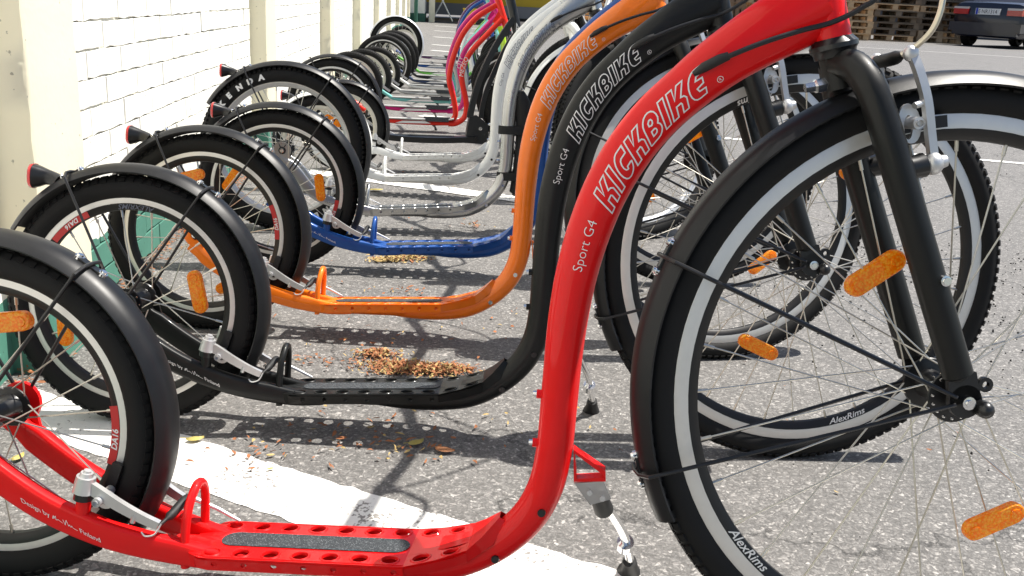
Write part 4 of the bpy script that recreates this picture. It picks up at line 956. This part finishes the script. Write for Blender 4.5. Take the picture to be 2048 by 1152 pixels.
# ------------------------------------------------------------------ parked car
def car():
    paint = mat('dark blue car paint', (.0025, .0035, .016), .35, .0, .5, (2, .1)); glass = mat('dark car glass', (.02, .02, .025), .06, 0, 0); blk = mat('black car trim', (.02, .02, .022), .5); tl = mat('red tail lamp', (.45, .008, .01), .2, 0, .6); tl2 = mat('clear tail lamp', (.55, .5, .48), .2)
    t = thing('parked_car', 'dark blue saloon car parked at the right, seen from its rear corner', 'car', None, (17.15, 30.2, 0), (0, 0, radians(36)), 1.36)
    # body: x forward, rear at x=0; sections across
    g = G()
    X = [0.0, .06, .25, .95, 1.30, 1.9, 2.7, 3.05, 3.4, 4.1, 4.38, 4.44]
    top = [.78, .98, 1.02, 1.03, 1.02, 1.00, .98, .97, .95, .88, .74, .55]; W = [.74, .80, .84, .85, .85, .85, .85, .85, .84, .82, .76, .70]; bt = [.32, .24, .22, .21, .20, .19, .19, .19, .20, .21, .24, .30]
    def prof(i):
        w_, a, b = W[i], bt[i], top[i]; m = (a+b)/2
        pts = [(-w_*.88, a), (-w_, a+.10), (-w_*1.01, m), (-w_*.985, b-.14), (-w_*.93, b-.03), (-w_*.80, b), (0, b+.015), (w_*.80, b), (w_*.93, b-.03), (w_*.985, b-.14), (w_*1.01, m), (w_, a+.10), (w_*.88, a)]
        return pts
    k = 13; vs = [V(X[i], p[0], p[1]) for i in range(len(X)) for p in prof(i)]; fs = []
    for i in range(len(X)-1):
        for j in range(k): fs.append((i*k+j, i*k+(j+1) % k, (i+1)*k+(j+1) % k, (i+1)*k+j))
    fs += [tuple(range(k-1, -1, -1)), tuple((len(X)-1)*k+j for j in range(k))]; g.add(vs, fs); b = g.ob('body', paint, t, ang=35)
    g = G(); X2 = [.80, 1.40, 2.0, 2.5, 3.15]; Z2 = [1.03, 1.36, 1.39, 1.38, .98]; W2 = [.78, .62, .60, .60, .76]
    vs = []
    for x, z, w_ in zip(X2, Z2, W2): vs += [V(x, -.80 if z > 1.1 else -w_, .99), V(x, -w_, z), V(x, w_, z), V(x, .80 if z > 1.1 else w_, .99)]
    g.add(vs, [(i*4+j, i*4+(j+1), (i+1)*4+j+1, (i+1)*4+j) for i in range(4) for j in range(3)]); g.ob('windows', glass, t, ang=20)
    g = G(); g.box((1.95, 0, 1.395), (1.05, 1.20, .03)); g.ob('roof', paint, t)
    g = G(); g.sweep([V(.28, -.86, .42), V(.02, -.82, .42), V(-.07, -.60, .42), V(-.10, 0, .42), V(-.07, .60, .42), V(.02, .82, .42), V(.28, .86, .42)], lambda i: [(-.04, -.13), (.03, -.13), (.05, 0), (.03, .12), (-.04, .12)], refn=(0, 0, 1)); 
    g = G(); g.box((.02, 0, .45), (.22, 1.66, .20)); g.box((.04, 0, .33), (.20, 1.5, .12)); g.ob('bumper', paint, t, smooth=False)
    for s in (-1, 1):
        g = G(); g.box((-.002, s*.62, .80), (.10, .34, .15)); lo = g.ob('tail_light', tl, t, smooth=False); g = G(); g.box((-.004, s*.62, .868), (.10, .34, .045)); g.ob('lamp_lens', tl2, lo, smooth=False)
    g = G(); g.box((-.012, 0, .80), (.06, .56, .14)); pl = g.ob('number_plate', mat('white plate', (.72, .72, .70), .4), t, smooth=False)
    g = G(); text_on(g, 'E·NR1314', .125, lambda x, y: V(-.0435, .215-x*.84, .758+y)); g.ob('plate_lettering', blk, pl, smooth=False)
    g = G(); g.box((-.012, .245, .80), (.063, .05, .136)); g.ob('plate_band', mat('blue plate band', (.01, .04, .4), .4), pl, smooth=False)
    for x in (.85, 3.5):
        for s in (-1, 1):
            g = G(); g.lathe((x, s*.74, .30), [(.20, -.10), (.28, -.10), (.305, -.07), (.305, .07), (.28, .10), (.20, .10)], 32, closedprof=True); wo = g.ob('wheel', M['rubber'], t); g = G(); g.lathe((x, s*.74, .30), [(.0, s*.06), (.05, s*.07), (.17, s*.05), (.205, s*.09)], 20); g.ob('hubcap', mgrey, wo)
car()

# ------------------------------------------------------------------ the nearest kick scooters
P1 = (-.5544, 1.1428, -.1679, .1139); P2 = (-.5215, 1.6187, -.0874, .1258); P3 = (-.5160, 2.1199, -.0998, .150); P4 = (-.4310, 2.635, -.0446, .060)
scooter('glossy red kick scooter nearest the camera with black fenders', P1, 'red', .146, trots=(-133, 0), rear_refl=[(79, .127, 20), (-130, .127, 0)], front_refl=[(126.9, .166, 0), (-63.1, .171, 0)])
scooter('matt black kick scooter between the red and the orange one', P2, 'black_paint', .070, trots=(0, 68), rear_refl=[(11.7, .118, 0), (-158, .126, -20)], front_refl=[(-113, .166, 0), (60, .166, 0)])
scooter('bright orange kick scooter standing third from the camera', P3, 'orange', .229, trots=(-118, 25), rear_refl=[(106, .128, 0), (-60, .128, 0)], front_refl=[(-52, .165, 0), (120, .166, 0)])
scooter('dark blue kick scooter half hidden behind the orange one', P4, 'blue', .131, trots=(-150, -60), rear_refl=[(6.6, .118, 0), (167, .125, -20)], front_refl=[(-150, .166, 0), (40, .166, 0)])
t5, S5 = scooter('bare silver kick scooter with knobbly tyres and two black straps on its tube', (-.4815, 3.0887, .030, .09), 'silver', .42, decal='decal_grey', model='Cross', rws='r20', fws='f26', fork='silver',
                 hub=V(1.165, 0, .335), front_fender=False, design=False, rear_refl=[], front_refl=[(-160, .16, 0)], ffend=(70, 200))
t6, S6 = scooter('white kick scooter with pale grey lettering and a white fender behind the silver one', (-.445, 3.72, -.05, .09), 'white_paint', .10, scale=.94, decal='decal_grey', model='City G4', rws='r16', fws='c26', fork='white_paint', fender='white_paint',
                 hub=V(1.150, 0, .335), design=False, fine=False, rear_refl=[(60, .11, 0)])
t7, S7 = scooter('white kick scooter with a black fender, second white one behind the silver one', (-.402, 4.20, .04, .08), 'white_paint', .05, scale=.95, decal='decal_grey', model='City G4', rws='r16', fws='c26', fork='white_paint', fender='fender',
                 hub=V(1.150, 0, .335), design=False, fine=False, front_fender=False)
for t_, s4 in ((t5, S5),):
    # suspension fork details
    for s in (-1, 1):
        g = G(); a = V(1.022, s*.062, .66); b = V(1.10, s*.062, .50); g.tube([a, a.lerp(b, .45)], .022, 14); put(g.mesh('fork_upper', M['black_part']), 'fork_upper', t_, s4)
        g = G(); g.tube([a.lerp(b, .4), a.lerp(b, 1.0)], .0165, 14); put(g.mesh('stanchion', M['brass'] if s < 0 else M['chrome']), 'stanchion', t_, s4)
        g = G(); g.tube([a.lerp(b, .92), a.lerp(b, 1.05), V(1.155, s*.062, .36)], [.026, .022, .019], 14); put(g.mesh('fork_lower', M['black_part']), 'fork_lower', t_, s4)
# black lock case strapped to the silver tube
lc = thing('lock_case', 'long black padded case strapped to the front of the silver scooter tube', 'case', None, t5.location[:], t5.rotation_euler[:])
g = G(); g.sweep(bez([(.752, 0, .47), (.762, 0, .42), (.768, 0, .34), (.766, 0, .26), (.758, 0, .17), (.752, 0, .13)], 5), lambda i: [(cos(2*pi*j/14)*.022, sin(2*pi*j/14)*(.026 if 3 < i < 24 else .010+.004*i if i <= 3 else .014)) for j in range(14)], refn=(0, 1, 0)); g.ob('padded_case', M['strap'], lc)
for (w_) in (.345, .195):
    g = G(); ctr = V(.737, 0, w_); pts = [ctr+V(.052*cos(2*pi*j/24), .0265*sin(2*pi*j/24), 0) for j in range(24)]
    g.sweep(pts, lambda i: [(-.0135, -.0012), (.0135, -.0012), (.0135, .0012), (-.0135, .0012)], closed=True, refn=(0, 0, 1)); g.ob('strap', M['strap'], lc)

# kickstands of the nearest ones are children of their scooters
for o in list(C.objects):
    if o.name.startswith('kick_scooter') and 'label' in o:
        lb = o['label']
        pmn = 'red' if 'glossy red' in lb else 'black_paint' if 'matt black' in lb else 'orange' if 'orange kick' in lb else 'blue' if 'dark blue' in lb else 'white_paint' if 'white kick' in lb else None
        if pmn: kickstand(o, pmn)
        if pmn and 'white' not in lb or 'silver kick' in lb: cable_run(o)

# ------------------------------------------------------------------ flat black scooter with angular stem
def hinge_scooter():
    t = thing('kick_scooter', 'all black kick scooter with a flat beam deck and a thin angular stem', 'kick scooter', 'kick scooters parked in a row along the wall', (-.50, 4.72, 0), (-.09, 0, .06))
    g = G(); bm_ = M['black_part']
    g.sweep(bez([(.17, 0, .115), (.24, 0, .082), (.34, 0, .070), (.50, 0, .068), (.66, 0, .076), (.70, 0, .080)], 4), lambda i: [(-.048, -.015), (.048, -.015), (.052, .012), (.040, .016), (-.040, .016), (-.052, .012)], refn=(0, 1, 0)); g.ob('footboard', bm_, t, ang=30)
    g = G(); g.box((.42, -.001, .088), (.34, .040, .004)); g.ob('grip_tape', M['tape'], t, smooth=False)
    g = G(); g.poly([(.64, 0, .058), (.66, 0, .185), (.695, 0, .195), (.755, 0, .150), (.758, 0, .080), (.735, 0, .056)], .07); g.ob('hinge_block', bm_, t, smooth=False)
    g = G(); g.cyl((.715, -.030, .13), (.715, -.044, .13), .009, seg=10); g.ob('hinge_bolt', M['chrome'], t)
    for s in (-1, 1):
        g = G(); g.sweep(bez([(.665, s*.022, .18), (.675, s*.022, .24), (.705, s*.022, .36), (.765, s*.02, .50), (.835, s*.018, .62), (.865, s*.016, .66)], 4), lambda i: [(-.006, -.014), (.006, -.014), (.006, .014), (-.006, .014)], refn=(0, 1, 0)); g.ob('stem_bar', bm_, t, ang=30)
    g = G(); g.sweep(bez([(.72, 0, .18), (.73, 0, .26), (.76, 0, .36), (.83, 0, .52), (.88, 0, .60)], 4), lambda i: [(-.010, -.012), (.010, -.012), (.010, .012), (-.010, .012)], refn=(0, 1, 0)); g.ob('brace_bar', bm_, t, ang=30)
    g = G(); g.tube([V(.905, 0, .53), V(.83, 0, .80), V(.80, 0, .92)], .023, 14); g.ob('steering_tube', bm_, t)
    g = G(); text_on(g, 'A', .06, lambda x, y: V(.875+x*.6-y*.27, -.0245, .60+y)); g.ob('lettering', M['decal'], t, smooth=False)
    for s in (-1, 1):
        g = G(); g.tube([V(.91, s*.02, .52), V(.915, s*.05, .48), V(.955, s*.055, .23)], [.014, .015, .011], 10); g.ob('fork', bm_, t)
        g = G(); g.tube(bez([(0, s*.055, .219), (.07, s*.052, .165), (.17, s*.040, .115), (.23, s*.030, .085)], 3), .011, 8); g.ob('chainstay', bm_, t)
    make_wheel(t, 'r18', V(0, 0, .2188), None, (), (), 0, False); make_wheel(t, 'r18', V(.955, 0, .2188), None, (), (), 0, False)
    f = G(); R = .24; f = put(cache[('rf', 'r18', 'fender')], 'fender', t, Matrix.Translation((0, 0, .2188)))
    for a in (57, 116): put(cache[('st', 'r18', a)], 'fender_stay', f)
    vbrake_rear(t, .2188, .184)
    g = G(); g.tube(bez([(.77, -.26, .95), (.79, -.1, .93), (.80, 0, .92), (.79, .1, .93), (.77, .26, .95)], 3), .012, 8); g.ob('handlebar', bm_, t)
    g = G(); g.box((.80, -.06, .86), (.05, .09, .03)); g.ob('bar_clamp', bm_, t)
    return t
hinge_scooter()
# ------------------------------------------------------------------ city scooters with twin swooping tubes
OUT = [(.60, .052), (.64, .055), (.685, .085), (.700, .135), (.693, .20), (.675, .27), (.668, .34), (.695, .42), (.735, .48), (.79, .54), (.845, .60), (.885, .645)]
INN = [(.52, .052), (.59, .058), (.630, .080), (.640, .12), (.625, .20), (.602, .275), (.600, .33), (.612, .40), (.640, .49), (.68, .57), (.75, .65), (.85, .715)]
def city(label, loc, yaw, lean, pmn, fk, rws='r16', fr='r18', sc=1.0, front=True, decal='MEZEQ', hoopb=True, deckm='grey_paint', L=.97, twin=True):
    t = thing('kick_scooter', label, 'kick scooter', 'kick scooters parked in a row along the wall', (loc[0], loc[1], 0), (-lean, 0, yaw), sc)
    pmt = M[pmn]
    def fm():
        g = G(); g.tube(bez([(a, -.016, b) for a, b in OUT], 4), .0155, 12, refn=(0, 1, 0)); g.tube(bez([(a, .016, b) for a, b in INN], 4), .0155, 12, refn=(0, 1, 0))
        h0 = V(.918, 0, .575); h1 = V(.850, 0, .765); g.tube([h0, h0.lerp(h1, .5), h1], [.021, .0185, .020], 14); g.poly([(.83, 0, .575+.05), (.87, 0, .70), (.89, 0, .64), (.865, 0, .60)], .012)
        for s in (-1, 1): g.tube(bez([(0, s*.055, .195), (.08, s*.052, .145), (.17, s*.042, .085), (.23, s*.034, .060), (.40, s*.028, .052), (.62, s*.022, .054)], 4), .0125, 10, refn=(0, 1, 0))
        return g.mesh('frame', pmt)
    put(once(('cityf', pmn), fm), 'frame', t)
    def dm():
        g = G(); g.sweep([V(.20, 0, .072), V(.24, 0, .071), (V(.44, 0, .071)), V(.60, 0, .074), V(.63, 0, .080)], lambda i: [(-.045, -.004), (.045, -.004), (.050, .002), (.046, .006), (-.046, .006), (-.050, .002)], refn=(0, 1, 0)); return g.mesh('footboard', M['grey_paint'], ang=30)
    d = put(once('cityd', dm), 'footboard', t)
    def tm():
        g = G()
        g.box((.535, 0, .083), (.15, .088, .006)); g.box((.535, -.047, .072), (.13, .006, .022)); return g.mesh('grip_tape', M['tape'], smooth=False)
    put(once('cityt', tm), 'grip_tape', d)
    def sm():
        g = G(); g.poly([(.30, -.0438, .046), (.34, -.0438, .060), (.47, -.0438, .062), (.50, -.0438, .050)], .002); return g.mesh('side_decal', M['decal'], smooth=False)
    put(once('citys', sm), 'side_decal', d)
    make_wheel(t, rws, V(0, 0, WM[rws]['R']), None, (), (), .1, False)
    if hoopb:
        for s in (-1, 1):
            g = G(); g.sweep(bez([(.125, s*.050, .115), (.128, s*.05, .15), (.155, s*.046, .13), (.185, s*.040, .11)], 3), lambda i: [(-.004, -.008), (.004, -.008), (.004, .008), (-.004, .008)], refn=(0, 1, 0)); put(once(('cb', s), lambda: g.mesh('brake_arm', M['alloy'])), 'brake_arm', t)
    g = G(); g.tube([V(.50, .02, .05), V(.525, .06, .03), V(.535, .09, .006)], [.006, .006, .008], 8); put(once('cks', lambda: g.mesh('kickstand', M['black_part'])), 'kickstand', t)
    if front:
        hubc = V(L, 0, WM[fr]['R'])
        def fk_():
            g = G(); h0 = V(.918, 0, .575)
            g.tube([h0+V(-.004, 0, .010), V(.930, 0, .540)], [.022, .020], 12)
            for s in (-1, 1): g.tube(bez([(.926, s*.012, .545), (.932, s*.045, .52), (.945, s*.052, .42), (L-.003, s*.052, hubc.z+.01)], 4), .0150, 10)
            return g.mesh('fork', M[fk])
        put(once(('cfk', fk), fk_), 'fork', t); make_wheel(t, fr, hubc, None, (), (), 0, False)
        def hb():
            g = G(); h1 = V(.850, 0, .765); g.tube([h1, h1+V(-.012, 0, .02), h1+V(-.014, 0, .04)], [.022, .024, .016], 12); g.tube([h1+V(-.012, 0, .03), h1+V(-.050, 0, .15)], .0115, 10); return g.mesh('stem', M['chrome'])
        st = put(once('chb', hb), 'stem', t)
        def hb2():
            g = G(); g.tube(bez([(.78, -.27, .96), (.80, -.12, .94), (.80, 0, .92), (.80, .12, .94), (.78, .27, .96)], 3), .0115, 8); return g.mesh('handlebar', M['black_part'])
        put(once('chb2', hb2), 'handlebar', t)
        g = G(); cm = bez([(a, 0, b) for a, b in OUT], 4); 
        al = [0]
        for a, b in zip(cm, cm[1:]): al.append(al[-1]+(b-a).length)
        def fmap(x, y):
            s_ = .33+x
            i = min(range(len(al)), key=lambda q: abs(al[q]-s_)); T = (cm[min(i+1, len(cm)-1)]-cm[i-1]).normalized(); return cm[i]+T*(s_-al[i])+V(-T.z, 0, T.x)*(y-.008)+V(0, -.0322, 0)
        def txt(): text_on(g, decal, .034, fmap, .2); return g.mesh('lettering', M['decal'], smooth=False)
        if decal: put(once(('ctx', decal), txt), 'lettering', t)
    return t
city('orange red kick scooter with two swooping tubes and a grey deck', (-.533, 5.50), .02, .09, 'city_red', 'black_part', 'r16', 'r18')
city('magenta kick scooter with a lime green fork beside the orange red one', (-.535, 6.10), .02, .09, 'pink', 'lime', 'r16', 'r18', decal='CITY')
city('pale teal kick scooter behind the magenta one', (-.50, 6.65), .04, .09, 'teal', 'teal', 'r16', 'r18', decal=None, sc=.97)
city('light grey kick scooter behind the teal one', (-.455, 7.15), .03, .09, 'grey_paint', 'grey_paint', 'r16', 'r18', decal=None, sc=.95)
city('white kick scooter with a dark grip pad, sixth from the far end', (-.42, 7.60), .02, .09, 'white_paint', 'white_paint', 'r18', 'r18', decal=None)
city('navy kick scooter with a plain rear wheel, fifth from the far end', (-.40, 8.08), .02, .09, 'navy', 'navy', 'r18', 'r18', decal=None)
city('black kick scooter beside the green one near the far end', (-.385, 8.52), .02, .09, 'black_part', 'black_part', 'r18', 'r18', decal=None)
city('bright green kick scooter near the far end of the row', (-.37, 8.98), .02, .09, 'green', 'green', 'r16', 'r18', decal=None)
b17 = city('blue kick scooter with a silver rear fender near the far end', (-.42, 9.85), .02, .09, 'blue', 'blue', 'r20', 'r18', decal=None)
put(once(('rf', 'r20', 'silver_fender'), lambda: fender_mesh(.276, -30, 165, .029, M['silver_fender'])), 'fender', b17, Matrix.Translation((0, 0, .258)))
city('purple kick scooter standing last in the row', (-.40, 11.2), .02, .09, 'purple', 'purple', 'r16', 'r18', decal=None)
# bicycle with a raised knobbly front wheel behind the white scooters
def bicycle():
    t = thing('mountain_bike', 'mountain bike with a knobbly front wheel held up behind the silver scooter fork', 'bicycle', None, (.715, 4.66, 0), (0, 0, radians(62)))
    z = .585
    make_wheel(t, 'f26', V(0, 0, .335+z), Matrix.Rotation(0, 4, 'Z'), (), (), 0, False); make_wheel(t, 'f26', V(1.05, 0, .335+z*.5), None, (), (), 0, False)
    g = G(); g.tube([V(.30, 0, .80+z), V(.75, 0, .75+z)], .018, 10); g.tube([V(.30, 0, .72+z), V(.66, 0, .36+z*.6)], .020, 10); g.tube([V(.66, 0, .36+z*.6), V(.79, 0, .85+z)], .016, 10); g.tube([V(.66, .04, .36+z*.6), V(1.05, .06, .335+z*.5), V(.75, .02, .75+z)], .010, 8); g.tube([V(.30, 0, .68+z), V(.26, 0, .84+z)], .022, 10); g.ob('frame', M['grey_paint'], t)
    for s in (-1, 1):
        g = G(); g.tube([V(.28, s*.06, .70+z), V(.14, s*.065, .50+z), V(0, s*.065, .335+z)], [.018, .018, .020], 10); g.ob('fork', M['black_part'], t)
    g = G(); g.tube([V(.24, -.32, .96+z), V(.25, 0, .92+z), V(.24, .32, .96+z)], .013, 8); g.ob('handlebar', M['black_part'], t)
    g = G(); g.tube([V(.80, 0, .90+z), V(.84, 0, .98+z)], .014, 8); g.box((.84, 0, 1.0+z), (.24, .12, .04)); g.ob('saddle', M['foot'], t)
    s_ = thing('repair_stand', 'thin dark post that holds the mountain bike up', 'stand', None, (1.08, 5.34, 0)); g = G(); g.cyl((0, 0, 0), (0, 0, 1.1), .018, seg=10); g.ob('post', M['black_part'], s_); g = G(); g.box((0, 0, .01), (.4, .4, .02)); g.ob('base_plate', M['black_part'], s_, smooth=False)
bicycle()
bk = thing('wicker_basket', 'small woven basket hanging behind the white scooter tube at the top', 'basket', None, (.99, 6.15, .66))
g = G(); 
for k in range(9):
    z = k*.028; r = .10+.03*k/8; g.tube([V(r*cos(2*pi*j/20)*1.2, r*sin(2*pi*j/20)+.003*(-1)**j, z) for j in range(20)], .011, 6, closed=True)
g.ob('basket_weave', M['wicker'], bk); g = G(); g.tube([V(.15*cos(2*pi*j/20), .135*sin(2*pi*j/20), .245) for j in range(20)], .012, 6, closed=True); g.ob('rim', M['wicker'], bk)

# ------------------------------------------------------------------ fallen blossom, leaves and grit
def litter(name, spots, n, m, size, label, cat, zmax=.012, seed=2, curl=True):
    rnd = random.Random(seed); g = G()
    for k in range(n):
        cx, cy, sx, sy, hz = spots[rnd.randrange(len(spots))]
        x = rnd.gauss(cx, sx); y = rnd.gauss(cy, sy); d = math.exp(-((x-cx)/sx)**2*.4-((y-cy)/sy)**2*.4); z = .005+rnd.random()*hz*d
        a = rnd.uniform(0, 2*pi); L = size*rnd.uniform(.5, 1.5); w_ = size*rnd.uniform(.16, .42); b = rnd.uniform(-.6, .6)*(1 if hz > .004 else .35)
        R = Matrix.Rotation(a, 3, 'Z') @ Matrix.Rotation(b, 3, 'Y') @ Matrix.Rotation(rnd.uniform(-.8, .8), 3, 'X'); c = V(x, y, z+abs(sin(b))*L*.4); k2 = rnd.uniform(-.3, .5)*L
        pts = [(-L/2, 0, 0), (-L*.15, -w_/2, k2*.4), (-L*.15, w_/2, k2*.4), (L*.2, -w_/2, k2*.35), (L*.2, w_/2, k2*.35), (L/2, 0, -k2*.2)]
        g.add([R @ Vector(p)+c for p in pts], [(0, 1, 2), (1, 3, 4, 2), (3, 5, 4)])
    o = stuff(g.ob(name, m, smooth=False)); tag(o, label, cat); return o
blos = mat('dried catkin', (.30, .115, .045), .85, 0, 0, (60, .5)); blos2 = mat('pale catkin fluff', (.42, .30, .12), .9, 0, 0, (60, .4))
pile = [(-.04, 1.880, .035, .020, .012), (.015, 1.872, .040, .018, .012), (-.09, 1.895, .035, .018, .009), (-.115, 1.965, .022, .012, .008), (.035, 1.885, .03, .013, .008)]
litter('blossom_pile', pile, 1100, blos, .012, 'heap of rusty dried catkins on the asphalt behind the black deck', 'blossom heap')
litter('blossom_fluff', pile, 700, blos2, .010, 'pale fluffy catkins mixed in the heap behind the black deck', 'blossom heap', seed=8)
litter('blossom_patch', [(-.11, 2.745, .032, .016, .008), (-.06, 2.765, .028, .012, .006), (-.14, 2.73, .02, .010, .004)], 420, blos2, .014, 'small patch of pale catkins between the orange and the blue scooter', 'blossom heap', seed=21)
sc = [(-.12, 2.74, .030, .018, .014), (-.07, 2.76, .03, .015, .010), (.141, 3.199, .016, .010, .014), (-.10, 2.44, .06, .02, .004), (-.30, 1.90, .10, .010, .003), (-.2, 1.92, .08, .012, .004), (-.12, 1.60, .10, .05, .002), (-.28, 1.48, .10, .04, .002), (-.05, 1.52, .07, .03, .003), (0, 2.2, .16, .05, .002), (-.1, 2.05, .10, .05, .002), (-.5, 2.2, .1, .1, .002), (.15, 1.55, .2, .1, .002), (.8, 1.7, .5, .3, .001), (-.2, 3.0, .3, .3, .002), (.2, 3.6, .4, .4, .002)]
litter('scattered_blossom', sc, 330, blos, .015, 'loose reddish catkins scattered over the asphalt', 'blossom', seed=4)
litter('scattered_fluff', sc, 120, blos2, .013, 'loose pale catkins scattered over the asphalt', 'blossom', seed=14)
wl = [(-.775, 1.2+.16*k, .02, .09, .012) for k in range(40)]
litter('wall_leaf_litter', wl, 2600, blos, .013, 'strip of brown leaf litter along the foot of the wall', 'leaf litter', seed=5)
leafm = mat('dry yellow leaf', (.38, .31, .08), .6, 0, 0, (90, .3)); leafm2 = mat('brown leaf', (.22, .09, .035), .7, 0, 0, (90, .3))
def leaf(x, y, s, a, m, lab):
    g = G(); n = 9; vs = []
    for i in range(n+1):
        t = i/n; w_ = s*.34*sin(pi*t)**.75*(1-.25*t); vs += [V(s*(t-.5), -w_, .012*s*8*(.3+.7*sin(pi*t))*.35), V(s*(t-.5), 0, .004+.0*t), V(s*(t-.5), w_, .010*s*8*(sin(pi*t))*.3)]
    g.add(vs, [(i*3+j, (i+1)*3+j, (i+1)*3+j+1, i*3+j+1) for i in range(n) for j in range(2)]); g.tube([V(-s*.5, 0, .004), V(-s*.78, s*.05, .004)], s*.02, 5)
    o = g.ob('fallen_leaf', m); o.location = (x, y, .006); o.rotation_euler = (0, 0, a); tag(o, lab, 'leaf', 'single fallen leaves')
leaf(-.398, 1.536, .030, .3, leafm, 'yellow green leaf at the white line beside the red scooter fender')
leaf(.03, 1.508, .036, -.3, leafm2, 'brown and green leaf in the shadow behind the red tube')
leaf(-.02, 1.535, .032, .6, leafm, 'pale leaf lying on the white line edge beside the shadow')
leaf(-.66, 1.46, .026, 1.2, leafm, 'small tan leaf seen through the spokes of the red rear wheel')
leaf(-.23, 3.76, .055, .2, leafm, 'pale yellow leaf on the asphalt under the white scooter')
leaf(.02, 2.28, .030, .9, leafm, 'small green leaf beside the orange scooter shadow')
gm = mat('dark grit', (.03, .028, .026), .9)
rg = random.Random(9); g = G()
for k in range(1500):
    if k < 900: x = rg.gauss(1.45, .30); y = rg.gauss(2.75, .35)
    else: x = rg.uniform(.3, 4); y = rg.uniform(1.2, 9)
    s = rg.uniform(.002, .0055); g.box((x, y, .0045+s*.3), (s, s*rg.uniform(.5, 1), s*.8), Matrix.Rotation(rg.uniform(0, 3), 3, 'Z'), .7)
tag(stuff(g.ob('loose_grit', gm, smooth=False)), 'dark loose grit scattered on the asphalt at the right', 'grit')
